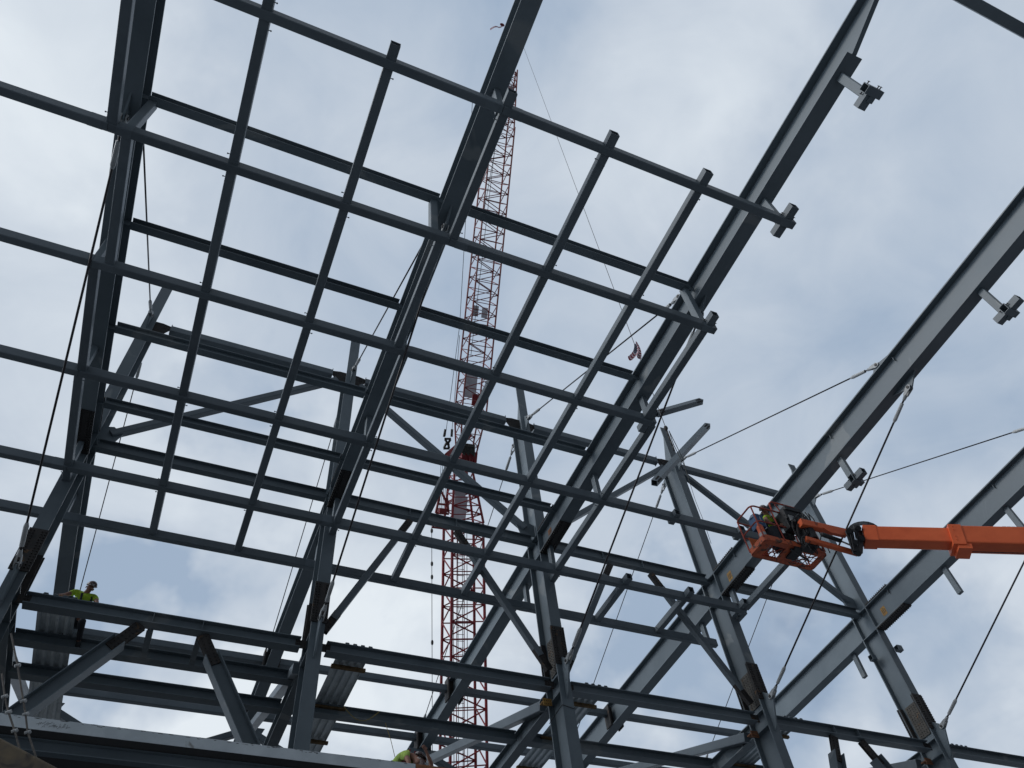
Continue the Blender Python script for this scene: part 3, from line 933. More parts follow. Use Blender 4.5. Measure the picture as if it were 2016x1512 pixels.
# ------------------------------------------------------------------ lower storey: slab, pale edge angle, beams
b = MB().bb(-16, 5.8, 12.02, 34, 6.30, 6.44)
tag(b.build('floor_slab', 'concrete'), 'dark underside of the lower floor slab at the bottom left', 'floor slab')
b = MB().bb(-16, 3.95, 11.99, 12.0, 6.285, 6.455)
b.bb(-16, 3.95, 12.0, 12.1, 6.445, 6.455)
rs = random.Random(11)
b.cur = 1   # chalk and scratch marks, worn spots along the top edge
for q_ in range(26):
    xx, zz = -1.62 + .016 * q_ + rs.random() * .02, 6.335 + rs.random() * .06
    a_ = rs.random() * 1.6 - .3
    dd = V((math.sin(a_), 0, math.cos(a_))) * (.012 + rs.random() * .022)
    b.rod(V((xx, 11.989, zz)) - dd, V((xx, 11.989, zz)) + dd, .0022, n=4)
for q_ in range(60):
    xx = -2.1 + rs.random() * 6.0
    b.box((xx, 11.9895, 6.453 - rs.random() ** 2 * .03), .02 + rs.random() * .05, .002, .003 + rs.random() * .004)
b.cur = 0
tag(b.build('edge_angle', 'angle'), 'pale scuffed steel edge angle along the lower floor at the bottom', 'steel angle')
b = MB().bb(3.96, 5.8, 11.99, 12.0, 6.285, 6.455)
tag(b.build('edge_angle', 'rust'), 'brownish continuation of the pale floor edge at the bottom centre', 'steel angle')
b = MB().ibeam((-16, 12.30, 6.20), (5.8, 12.30, 6.20), 0.18, 0.14, 0.016, 0.012)
tag(b.build('slab_beam', 'steel'), 'dark beam directly under the pale floor edge', 'steel beam')
for i, y in enumerate((15.4, 18.5, 21.6)):
    b = MB().ibeam((-16, y, 6.05), (5.8, y, 6.05), 0.46, 0.22, 0.02, 0.014)
    tag(b.build('slab_beam', 'steel'), 'hidden beam under the lower slab, %s line' % ['first', 'second', 'third'][i], 'steel beam')
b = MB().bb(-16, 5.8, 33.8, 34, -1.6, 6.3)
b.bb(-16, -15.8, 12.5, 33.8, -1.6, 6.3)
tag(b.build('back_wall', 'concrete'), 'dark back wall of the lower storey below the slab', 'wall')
b = MB()
b.tube((-1.80, 7.3, 3.74), (-0.35, 6.75, 2.94), 0.30, 0.30)
tag(b.build('timber_beam', 'timber_brown'), 'dark brown stained timber crossing the bottom left corner', 'timber')

# safety lines with clamps at the bottom left
for i, pts in enumerate(([(-2.13, 11.0, 6.45), (-1.98, 11, 6.15), (-1.86, 11, 5.95), (-1.7, 11, 5.72), (-1.52, 11, 5.44)],
                         [(-2.25, 11.0, 7.05), (-2.0, 11, 6.6), (-1.75, 11, 6.12), (-1.66, 11, 5.95), (-1.55, 11, 5.72), (-1.33, 11, 5.40)])):
    t = root('safety_line', pts[0], 'grey safety line with shackles at the bottom left, %s of the two' % ['left', 'right'][i], 'rope', 'safety lines at the bottom left')
    MB().path(pts, 0.012).build('line', 'grey_rope', t)
    for p in pts[1:-1]:
        MB().rod(V(p) - V((.03, 0, .02)), V(p) + V((.03, 0, .02)), 0.02).ball(V(p) + V((.02, 0, 0)), 0.025).build('shackle', 'white_steel', t)
# yellow rope loop on the floor beam, thin line beside it
pts = [V((3.85 + .9 * u, 17.2, 10.44 - .31 * math.sin(math.pi * u))) for u in [i / 10 for i in range(11)]]
tag(MB().path(pts, 0.008).build('yellow_rope', 'yellow_rope'), 'thin yellow rope sagging in a loop from the floor beam', 'rope')
tag(MB().path([(4.9, 17.2, 10.15), (5.02, 17.1, 9.7), (5.12, 17.0, 9.2), (5.2, 16.9, 8.6)], 0.007).build('thin_line', 'yellow_rope'), 'thin hanging line under the floor beam near the two lower workers', 'rope')


# ------------------------------------------------------------------ crane
def P2(px, py, depth):
    """point seen at a full-size pixel, at a depth along the lens axis"""
    return (rgt * ((px - 1008) / FPX) + dwn * ((py - 756) / FPX) + fwd) * depth


def lattice(parent, p0, p1, w0, w1, nb, rc, rb, cm, bm_, side, axis2, taper=None):
    p0, p1 = V(p0), V(p1)
    d = (p1 - p0).normalized()
    a = (V(side) - d * V(side).dot(d)).normalized()
    c = d.cross(a)
    wf = taper or (lambda u: w0 + (w1 - w0) * u)

    def cor(u, q):
        h = wf(u) / 2
        return p0.lerp(p1, u) + a * ((-1, 1, 1, -1)[q] * h) + c * ((-1, -1, 1, 1)[q] * h)
    for q in range(4):
        b = MB()
        for i in range(nb):
            b.rod(cor(i / nb, q), cor((i + 1) / nb, q), rc, n=6)
        b.build('chord', cm, parent)
    for q in range(4):
        b = MB()
        q2 = (q + 1) % 4
        for i in range(nb):
            u0, u1 = i / nb, (i + 1) / nb
            b.rod(cor(u0, q), cor((u0 + u1) / 2, q2), rb, n=5)
            b.rod(cor((u0 + u1) / 2, q2), cor(u1, q), rb, n=5)
            if q % 2 == 0:
                b.rod(cor(u0, q), cor(u0, q2), rb * .9, n=5)
                b.rod(cor((u0 + u1) / 2, q), cor((u0 + u1) / 2, q2), rb * .8, n=5)
        b.build('lacing', bm_, parent)
    return cor


crane = root('lattice_crane', P2(912, 1900, 47), 'tall red lattice crane rising behind the steel frame with its boom up', 'crane')
sidev = rgt * .93 + fwd * .36
mb0, mb1 = P2(912, 1900, 44), P2(912, 1035, 52)
lattice(crane, mb0, mb1, 2.45, 2.1, 12, 0.095, 0.05, 'crane', 'crane', sidev, None)
mt0, mt1 = mb1, P2(906, 900, 53.5)
lattice(crane, mt0, mt1, 2.15, 1.0, 4, 0.085, 0.045, 'crane', 'crane', sidev, None)
bf, bt = P2(917, 900, 54), P2(984, 255, 59)
lattice(crane, bf, bt, 1, 1, 16, 0.062, 0.033, 'crane_far', 'crane_far', sidev, None,
        taper=lambda u: 1.05 + u * 6 if u < .12 else 1.77)
lattice(crane, bt, P2(1013, 138, 60), 1.7, .35, 5, 0.058, 0.03, 'crane_far', 'crane_far', sidev, None)
up_ = (bt - bf).normalized()
fr = (V(sidev) - up_ * V(sidev).dot(up_)).normalized()
fc = up_.cross(fr)
ax = (fr, fc, up_)
b = MB().box(P2(921, 901, 53.6), 1.1, .8, .8, ax)
for q in range(6):
    b.box(P2(908 + q * 5, 915, 53.0), .1, .3, .7, ax)
b.build('winch_housing', 'crane', crane)
b = MB()
for q in range(11):
    o = fr * ((q - 5) * .1)
    b.path([P2(920, 874, 53.3) + o, P2(920, 880, 53.0) + o, P2(920, 891 + (q * 37 % 7), 53.0) + o], 0.055, n=6)
b.build('rope_bundle', 'rope', crane)
b = MB().tube(P2(924, 858, 53.6), P2(878, 898, 50.5), .3, .3)
b.tube(P2(906, 870, 53.6), P2(884, 905, 50.5), .12, .12)
b.build('luffing_strut', 'crane', crane)
b = MB()
for (x0, y0, x1, y1) in ((905, 640, 877, 858), (905, 660, 889, 858), (930, 200, 905, 640), (978, 260, 927, 700), (986, 230, 952, 420)):
    b.rod(P2(x0, y0, 55), P2(x1, y1, 54), 0.02, n=5)
for q in range(5):
    b.rod(P2(868 + q * 3.5, 915, 52), P2(866 + q * 3, 1000, 51.5), 0.018, n=4)
for q in range(4):
    b.rod(P2(892 + q * 9, 1035, 51), P2(894 + q * 9, 1560, 46), 0.022, n=4)
b.build('pendant_ropes', 'rope', crane)
b = MB()
for (x0, y0, x1, y1) in ((875, 864, 888, 864), (876, 865, 884, 876), (887, 865, 880, 876), (880, 870, 874, 882), (882, 870, 884, 883), (873, 883, 885, 883), (874, 860, 877, 845), (889, 860, 890, 845)):
    b.rod(P2(x0, y0, 53.8), P2(x1, y1, 53.8), 0.085, n=6)
b.build('pulley_block', 'bolt', crane)
b = MB().box(P2(869, 1006, 51.5), .5, 1.0, .35, ax)
for (x0, y0, x1, y1) in ((858, 1010, 868, 965), (883, 1008, 880, 980), (858, 1010, 884, 1012), (862, 992, 882, 994), (868, 965, 880, 992)):
    b.rod(P2(x0, y0, 51.3), P2(x1, y1, 51.3), 0.08, n=6)
b.build('counter_platform', 'crane_far', crane)
b = MB()
b.rod(P2(850, 1038, 51), P2(884, 1042, 51), .07, n=6).rod(P2(850, 1038, 51), P2(856, 1034, 51), .06, n=6)
b.build('outrigger_arm', 'crane', crane)
b = MB().rod(P2(850, 1038, 51), P2(851.5, 1560, 46.5), 0.022, n=5)
for yy in (1045, 1110, 1136, 1265):
    b.ball(P2(850 + (yy - 1038) * .004, yy, 50.6), .09, .09, .2)
b.build('hanging_line', 'rope', crane)
for (cx, cy, w_, h_, dp) in ((928, 752, .85, 2.3, 55.6), (905, 1010, .9, 2.3, 52.4), (936, 612, .45, .8, 57), (954, 616, .45, .8, 57), (1006, 176, .5, .55, 60), (903, 985, .9, 1.6, 52.8)):
    MB().box(P2(cx, cy, dp), w_, .06, h_, ax).build('grey_panel', 'panel', crane)
MB().box(P2(936, 788, 55), .5, .1, .8, ax).build('red_panel', 'crane', crane)
b = MB()
for q in (-1, 1):
    b.rod(mb0 + fr * (.25 * q) + fc * .6, mb1 + fr * (.25 * q) + fc * .6, .03, n=5)
nn = 60
for i in range(nn):
    p = mb0.lerp(mb1, i / nn) + fc * .6
    b.rod(p - fr * .25, p + fr * .25, .018, n=4)
b.build('ladder', 'crane', crane)

# ------------------------------------------------------------------ hoisted steel pieces on a sling, with flags
LX, LY = 12.92, 13.0
tag(MB().rod((LX, LY, 19.35), (LX, LY, 75), 0.014, n=6).build('hoist_line', 'cable'), 'thin vertical hoist line with a small flag tied to it', 'rope')
chain = MB()
z = 19.35
for i in range(9):
    chain.ball((LX, LY, z - .05), .02 if i % 2 else .045, .045 if i % 2 else .02, .07, n=6, m_=4)
    z -= .12
chain.ball((LX, LY, 19.42), .07, .07, .11)
tag(chain.build('hoist_chain', 'splice'), 'short rusty chain and hook at the lower end of the hoist line', 'chain')


def ony(px, py, y):
    r = rgt * ((px - 1008) / FPX) + dwn * ((py - 756) / FPX) + fwd
    return r * (y / r.y)


for i, (a, c, lab) in enumerate((((1288, 951), (1393, 838), 'hoisted grey steel tube crossing in front of the fourth column top'), ((1292, 815), (1380, 790), 'hoisted grey steel tube hanging upper left of the fourth column'))):
    yy = (13.6, 13.2)[i]
    p0, p1 = ony(*a, yy), ony(*c, yy - .25)
    t = root('lifted_tube', p0, lab, 'steel tube', 'steel tubes hanging on the sling')
    d = (p1 - p0).normalized()
    MB().hollow(p0, p1, 0.2, 0.2, up=V((0, .35, 1))).build('tube_body', 'tube', t)
    b = MB()
    for p in (p0 + d * .2, p1 - d * .2):
        b.box(p - V((0, .1, .03)), .24, .03, .16, (d, V((0, 1, 0)), d.cross(V((0, 1, 0)))))
        bolts(b, p - V((0, .12, .03)), d, d.cross(V((0, 1, 0))), (0, -1, 0), 3, 1, .07, .1, .012, .02)
    b.build('bolted_end', 'splice', t)
b = MB()
s0 = ony(1317, 848, 13.0)
for (pts) in (((1317, 848), (1326, 875), (1341, 905), (1347, 916)), ((1317, 848), (1333, 880), (1345, 905)), ((1345, 905), (1350, 925), (1356, 943))):
    b.path([ony(px, py, 13.0) for px, py in pts], 0.013)
b.path([ony(1350, 925, 13.0), ony(1369, 985, 13.0), ony(1385, 1025, 13.0), ony(1400, 1070, 13.0)], 0.008)
tag(b.build('sling', 'rope'), 'dark wire sling and tag line holding the hoisted steel tubes', 'rope')
# flag on the hoist line: two hanging folds
t = root('small_flag', (LX, LY, 24.6), 'small red, white and blue striped flag tied to the hoist line', 'flag')
me = bpy.data.meshes.new('flag_cloth')
NU, NV = 16, 10
vs, fs, uvs = [], [], []
for j in range(NV + 1):
    for i in range(NU + 1):
        u, v = i / NU, j / NV
        # hoist edge runs down the line, cloth hangs in soft folds and flies to the left
        spread = 1 - .75 * (v ** 1.4)
        xx = (-.42 * (1 - v) + .40 * u * (1 - .3 * v)) * (1.05 - .9 * v) + .10 * u
        yy = .09 * math.sin(u * 9) * (1.1 - v)
        zz = -1.05 * (1 - v) * (1 - .15 * u) - .10 * math.sin(u * 6)
        vs.append((xx, yy, zz)); uvs.append((u, v))
for j in range(NV):
    for i in range(NU):
        a = j * (NU + 1) + i
        fs.append((a, a + 1, a + NU + 2, a + NU + 1))
me.from_pydata(vs, [], fs)
uvl = me.uv_layers.new(name='UVMap')
for p in me.polygons:
    p.use_smooth = True
    for li in p.loop_indices:
        uvl.data[li].uv = uvs[me.loops[li].vertex_index]
me.materials.append(fm)
o = bpy.data.objects.new('cloth', me)
COL.objects.link(o); o.parent = t; o.scale = (1.25, 1, 1.2)
# ribbon flag at the top, on the far side of the second girder
a = ony(966, 57, 4.0); c = ony(992, 50, 4.0)
t = root('ribbon_flag', c, 'tiny red and white ribbon flag flying beside the second girder at the top', 'flag')
me = bpy.data.meshes.new('ribbon')
vs, fs, uvs = [], [], []
d = a - c
for i in range(13):
    u = i / 12
    p = d * u + V((0, .04 * math.sin(u * 7), .05 * math.sin(u * 8)))
    hw = .06 + .03 * u
    vs += [p + V((0, 0, hw)), p - V((0, 0, hw))]; uvs += [(u * .9 + .1, .4), (u * .9 + .1, .05)]
for i in range(12):
    fs.append((2 * i, 2 * i + 1, 2 * i + 3, 2 * i + 2))
me.from_pydata(vs, [], fs)
uvl = me.uv_layers.new(name='UVMap')
for p in me.polygons:
    for li in p.loop_indices:
        uvl.data[li].uv = uvs[me.loops[li].vertex_index]
me.materials.append(fm)
o = bpy.data.objects.new('cloth', me)
COL.objects.link(o); o.parent = t
MB().ball(c + V((-.05, 0, -.02)), .07, .04, .04).build('knot', 'strap', t)
b = MB().path([ony(1005, 20, 6), ony(1002, 28, 6), ony(1000, 36, 6)], 0.01)
# ------------------------------------------------------------------ boom lift
BZ = 12.0
bx0, bx1, by0, by1 = 12.05, 13.93, 10.30, 10.96
basket = root('lift_basket', ((bx0 + bx1) / 2, 10.6, BZ), 'orange work platform basket of the boom lift with rounded tray and tube rails', 'lift basket')


def rrect(x0, x1, y0, y1, r, z, n=5):
    pts = []
    for cx, cy, a0 in ((x1 - r, y1 - r, 0), (x0 + r, y1 - r, 90), (x0 + r, y0 + r, 180), (x1 - r, y0 + r, 270)):
        for i in range(n + 1):
            t = R(a0 + 90 * i / n)
            pts.append(V((cx + r * math.cos(t), cy + r * math.sin(t), z)))
    return pts


# tray: skirt + bottom frame with openings
o_ = rrect(bx0, bx1, by0, by1, .1, BZ)
i_ = rrect(bx0 + .02, bx1 - .02, by0 + .02, by1 - .02, .09, BZ)
b = MB()
nn = len(o_)
up1 = V((0, 0, .16))
vs = o_ + [p + up1 for p in o_] + [p + up1 for p in i_] + [p + V((0, 0, .02)) for p in i_]
fs = []
for lv in range(3):
    for i in range(nn):
        fs.append((lv * nn + i, lv * nn + (i + 1) % nn, (lv + 1) * nn + (i + 1) % nn, (lv + 1) * nn + i))
b.add(vs, fs)
b.build('skirt', 'orange_dirty', basket)
b = MB()
fr_ = .13
b.bb(bx0 + .04, bx1 - .04, by0 + .012, by0 + fr_ + .03, BZ + .002, BZ + .03)
b.bb(bx0 + .04, bx1 - .04, by1 - fr_ * .8, by1 - .012, BZ + .002, BZ + .03)
b.bb(bx0 + .012, bx0 + .26, by0 + .12, by1 - .1, BZ + .004, BZ + .028)
b.bb(bx1 - .17, bx1 - .012, by0 + .12, by1 - .1, BZ + .004, BZ + .028)
b.bb(bx0 + .72, bx0 + 1.12, by0 + .14, by1 - .1, BZ + .004, BZ + .028)
b.build('tray_frame', 'orange_dirty', basket)
b = MB()
for i in range(1, 12):
    x = bx0 + .2 + i * .13
    if not (bx0 + .72 < x < bx0 + 1.12):
        b.rod((x, by0 + .1, BZ + .035), (x, by1 - .08, BZ + .035), .009, n=5)
for yy in (by0 + .27, by0 + .41):
    b.rod((bx0 + .1, yy, BZ + .045), (bx1 - .1, yy, BZ + .045), .009, n=5)
for xa, xb in ((bx0 + .26, bx0 + .72), (bx0 + 1.12, bx1 - .17)):
    b.rod((xa, by0 + .12, BZ + .015), (xb, by1 - .08, BZ + .015), .014, n=5)
    b.rod((xa, by1 - .08, BZ + .015), (xb, by0 + .12, BZ + .015), .014, n=5)
b.build('grating', 'rail', basket)


def rail_loop(z, x0=bx0, x1=bx1, y0=by0, y1=by1, r=.12):
    p = rrect(x0, x1, y0, y1, r, z)
    return p + [p[0]]


b = MB()
b.path(rail_loop(BZ + 1.1), .022, n=7)
b.path(rail_loop(BZ + .6), .018, n=7)
b.build('guard_rail', 'rail', basket)
for (x, y) in ((bx0 + .02, by0 + .03), (bx0 + .02, by1 - .03), (bx0 + .62, by0), (bx0 + .62, by1), (bx0 + 1.25, by0), (bx0 + 1.25, by1), (bx1 - .02, by0 + .03), (bx1 - .02, by1 - .03)):
    MB().rod((x, y, BZ + .1), (x, y, BZ + 1.1), .02, n=7).build('rail_post', 'rail', basket)
b = MB()
b.path([(bx0 + .66, by0, BZ + 1.1), (bx0 + .68, by0, BZ + 1.36), (bx0 + .78, by0, BZ + 1.45), (bx0 + 1.45, by0, BZ + 1.45), (bx0 + 1.6, by0, BZ + 1.38), (bx0 + 1.62, by0, BZ + 1.1)], .022, n=7)
b.path([(bx0 + .85, by0, BZ + 1.45), (bx0 + 1.1, by0, BZ + .75)], .018, n=7)
b.build('control_guard', 'rail', basket)
b = MB()
b.poly([(bx0 + 1.0, by0 - .012, BZ + .95), (bx0 + 1.35, by0 - .012, BZ + .78), (bx0 + 1.33, by0 - .012, BZ + .55), (bx0 + 1.2, by0 - .012, BZ + .68)], .02, (0, 1, 0))
b.build('rail_plate', 'rail', basket)
MB().bb(bx0 + .18, bx0 + .60, by1 - .03, by1 - .015, BZ + .16, BZ + .62).build('side_panel', 'orange', basket)
# control console, black, on the front rail
b = MB().box((bx0 + 1.18, by0 + .02, BZ + .93), .62, .38, .30)
b.box((bx0 + 1.18, by0 - .05, BZ + 1.13), .5, .3, .12)
b.box((bx0 + 1.12, by0 - .02, BZ + .66), .5, .22, .3)
b.build('control_console', 'black', basket)
b = MB().box((bx0 + 1.02, by0 - .17, BZ + .80), .16, .03, .18)
b.build('console_sticker', 'white_steel', basket)
# mounting frame and rotator under console
b = MB()
b.box((bx0 + 1.25, by0 - .14, BZ + .38), .28, .26, .8)
b.box((bx0 + 1.22, by0 - .1, BZ - .03), .34, .28, .12)
b.box((bx0 + 1.0, by0 + .2, BZ - .035), .26, .42, .05)
b.rod((bx0 + 1.3, by0 - .25, BZ + .1), (bx0 + 1.3, by0 - .25, BZ + .75), .12, n=12)
b.rod((bx0 + .8, by0 + .1, BZ - .04), (bx0 + 1.5, by0 + .32, BZ - .03), .03, n=8)
b.build('rotator_mount', 'black', basket)
rnd = random.Random(3)
b = MB()
for q in range(16):
    x = bx0 + 1.0 + rnd.random() * .5
    pts = []
    for i in range(8):
        u = i / 7
        pts.append(V((x + .18 * math.sin(u * 5 + q), by0 - .22 - .1 * math.sin(u * 3 + q), BZ + .95 - 1.15 * u + .06 * math.sin(q * 2 + u * 9))))
    b.path(pts, .013, n=5)
b.build('hose', 'black', basket)
# equipment in the basket
b = MB().box((bx0 + .24, by0 + .24, BZ + .76), .24, .26, .38)
b.ball((bx0 + .24, by0 + .24, BZ + .93), .15, .15, .11)
tag(b.build('welder_case', 'blue'), 'blue machine case inside the orange lift basket, left end', 'machine')
b = MB().box((bx0 + .26, by0 + .107, BZ + .80), .025, .004, .24)
b.parent = None
wm = b.build('white_stripe', 'white_steel', bpy.data.objects['welder_case'])
t = root('gas_cylinder', (bx0 + .12, by0 + .14, BZ + .05), 'small orange gas cylinder with a white label in the basket corner', 'gas cylinder')
MB().rod((bx0 + .13, by0 + .13, BZ + .05), (bx0 + .13, by0 + .13, BZ + .5), .085, n=14).ball((bx0 + .13, by0 + .13, BZ + .5), .085, n=14).rod((bx0 + .13, by0 + .13, BZ + .55), (bx0 + .13, by0 + .13, BZ + .64), .03, n=8).build('cylinder_body', 'orange', t, smooth=True)
MB().rod((bx0 + .13, by0 + .13, BZ + .2), (bx0 + .13, by0 + .13, BZ + .3), .088, n=14).build('white_band', 'white_steel', t)
tag(MB().rod((bx0 + .52, by0 + .17, BZ + .03), (bx0 + .52, by0 + .17, BZ + .55), .15, .17, n=14).build('grey_bucket', 'dark_cloth'), 'dark grey bucket standing at the basket front rail', 'bucket')
b = MB()
for q in range(18):
    p = V((bx0 + .5 + rnd.random() * .9, by0 + .12 + rnd.random() * .4, BZ + .1 + rnd.random() * .5))
    b.box(p, .05 + rnd.random() * .14, .05 + rnd.random() * .1, .05 + rnd.random() * .12, (V((1, .3, .2)).normalized(), V((-.3, 1, 0)).normalized(), V((-.2, 0, 1)).normalized()))
for q in range(4):
    a0 = V((bx0 + .5 + q * .2, by0 + .2, BZ + .4))
    b.path([a0 + V((.12 * math.cos(i), .12 * math.sin(i), i * .02)) for i in range(9)], .012, n=5)
tag(b.build('tool_heap', 'bolt'), 'dark heap of tools and bolt bags on the basket floor', 'tools', kind='stuff')

# jib, knuckle and boom
lift = root('lift_boom', (19.5, 5.2, 9.4), 'orange telescopic boom of the lift reaching in from the right edge', 'lift boom')
J0a, J1a = ony(1575, 1030, 10.0), ony(1664, 1050, 9.85)
J0b, J1b = ony(1586, 1061, 10.0), ony(1688, 1090, 9.85)
b = MB().tube(J0a, J1a, .16, .20)
b.poly([J0a.lerp(J1a, .42) - V((0, .09, .08)), J0a.lerp(J1a, .97) - V((0, .09, .08)), J0a.lerp(J1a, .9) - V((0, .09, .2)), J0a.lerp(J1a, .55) - V((0, .09, .2))], .02, (0, 1, 0))
b.build('upper_jib_arm', 'orange', lift)
MB().tube(J0b, J1b, .11, .12).build('lower_jib_arm', 'orange', lift)
cy0, cy1 = ony(1618, 1052, 9.8), ony(1655, 1065, 9.8)
MB().rod(cy0, cy1, .055, n=10).build('jib_cylinder', 'black', lift, smooth=True)
MB().rod(cy1, ony(1676, 1074, 9.8), .022, n=8).build('cylinder_rod', 'white_steel', lift, smooth=True)
b = MB()
for dxx in (-.12, .12):
    K = [ony(1664, 1045, 9.75 + dxx), ony(1675, 1040, 9.75 + dxx), ony(1680, 1056, 9.75 + dxx), ony(1692, 1087, 9.75 + dxx), ony(1688, 1092, 9.75 + dxx), ony(1680, 1091, 9.75 + dxx)]
    b.poly(K, .03, (0, 1, 0))
    K = [ony(1680, 1035, 9.75 + dxx), ony(1690, 1032, 9.75 + dxx), ony(1700, 1058, 9.75 + dxx), ony(1698, 1090, 9.75 + dxx), ony(1692, 1092, 9.75 + dxx), ony(1690, 1070, 9.75 + dxx)]
    b.poly(K, .03, (0, 1, 0))
for (px, py) in ((1672, 1045), (1690, 1040), (1697, 1060), (1690, 1090), (1684, 1068)):
    b.rod(ony(px, py, 9.55), ony(px, py, 9.95), .07, n=10)
b.build('knuckle', 'black', lift)
b = MB()
for q in range(7):
    pts = []
    for i in range(11):
        t = math.pi * i / 10
        pts.append(ony(1700 - (20 + q * 2) * math.cos(t), 1047 - (14 + q) * math.sin(t), 9.6 + q * .05))
    b.path(pts, .014, n=5)
for q in range(6):
    b.path([ony(1672 + q * 3, 1040, 9.6), ony(1676 + q * 3, 1060, 9.6), ony(1682 + q * 2, 1085, 9.6)], .013, n=5)
b.build('hose_loop', 'black', lift)
BA, BB = ony(1702, 1057, 9.66), ony(1880, 1061.5, 8.62)
bd = (BB - BA).normalized()
BC = BB + bd * 9
bu = V((0, 0, 1)); 
b = MB().tube(BA, BB + bd * 1.0, .34, .44, c=.03)
b.box(BA + bd * .12, .30, .36, .462, (bd, bd.cross(V((0, 0, 1))).normalized(), bd.cross(V((0, 0, 1))).normalized().cross(bd)))
b.build('inner_section', 'orange', lift)
MB().tube(BB + bd * .12, BC, .42, .53, c=.035).build('outer_section', 'orange', lift)
bs = bd.cross(V((0, 0, 1))).normalized(); bn = bs.cross(bd)
b = MB().box(BB - bn * .03, .28, .46, .60, (bd, bs, bn))
b.box(BB - bn * .36 + bd * .1, .30, .40, .14, (bd, bs, bn))
for s in (-1, 1):
    for q in (-.2, -.1, .1, .2):
        b.rod(BB + bs * (s * .235) + bn * q - bd * .05, BB + bs * (s * .25) + bn * q - bd * .05, .014, n=6)
b.build('collar', 'orange', lift)
MB().rod(BB + bd * .25 - bn * .37, BB + bd * 5 - bn * .38, .012, n=6).build('under_line', 'cable', lift)
b = MB()
for q in range(26):
    b.box(BB + bd * (1.15 + q * .1) + bn * .34, .085, .12, .09, (bd, bs, bn))
b.box(BB + bd * .95 + bn * .31, .3, .1, .06, (bd, bs, bn))
b.build('cable_carrier', 'rust', lift)


# ------------------------------------------------------------------ people
def skinned(name, mt, pts, edges, parent, sub=2, rootv=0):
    """one continuous surface grown along a skeleton: pts = [(position, radius)]"""
    me = bpy.data.meshes.new(name)
    o0 = V(WORLD[parent.name])
    me.from_pydata([V(p) - o0 for p, _ in pts], edges, [])
    o = bpy.data.objects.new(name, me)
    COL.objects.link(o)
    sk = o.modifiers.new('skin', 'SKIN')
    sv = me.skin_vertices[0].data if me.skin_vertices else None
    if sv is None:
        bpy.context.view_layer.objects.active = o
        bpy.context.view_layer.update()
        sv = me.skin_vertices[0].data
    for i, (_, r) in enumerate(pts):
        rr = r if isinstance(r, tuple) else (r, r)
        sv[i].radius = rr
        sv[i].use_root = (i == rootv)
    sk.branch_smoothing = 0.4
    ss = o.modifiers.new('sub', 'SUBSURF')
    ss.levels = ss.render_levels = sub
    bpy.context.view_layer.update()
    dg = bpy.context.evaluated_depsgraph_get()
    me2 = bpy.data.meshes.new_from_object(o.evaluated_get(dg))
    for p in me2.polygons:
        p.use_smooth = True
    bpy.data.objects.remove(o)
    me2.materials.clear()
    me2.materials.append(M[mt])
    o = bpy.data.objects.new(name, me2)
    COL.objects.link(o)
    o.parent = parent
    WORLD[o.name] = tuple(o0)
    return o


def hand(pts, edges, wrist, dirn, up, sc=1.0):
    """palm, four fingers and a thumb branching from the palm, appended to a skeleton"""
    wi = wrist
    w0 = V(pts[wi][0])
    d = V(dirn).normalized(); u = V(up).normalized()
    sdx = d.cross(u).normalized()
    pts.append((w0 + d * .05 * sc, .026 * sc)); pi_ = len(pts) - 1
    edges.append((wi, pi_))
    for q, L in zip((-1.5, -.5, .5, 1.5), (.055, .07, .075, .065)):
        base = w0 + d * .09 * sc + sdx * (q * .019 * sc)
        pts.append((base, .009 * sc)); a = len(pts) - 1
        pts.append((base + d * L * .55 * sc - u * .008, .008 * sc))
        pts.append((base + d * L * .95 * sc - u * .03, .007 * sc))
        edges += [(pi_, a), (a, a + 1), (a + 1, a + 2)]
    tb = w0 + d * .055 * sc + sdx * .04 * sc
    pts.append((tb, .010 * sc)); a = len(pts) - 1
    pts.append((tb + d * .035 * sc + sdx * .015 - u * .015, .009 * sc))
    edges += [(pi_, a), (a, a + 1)]


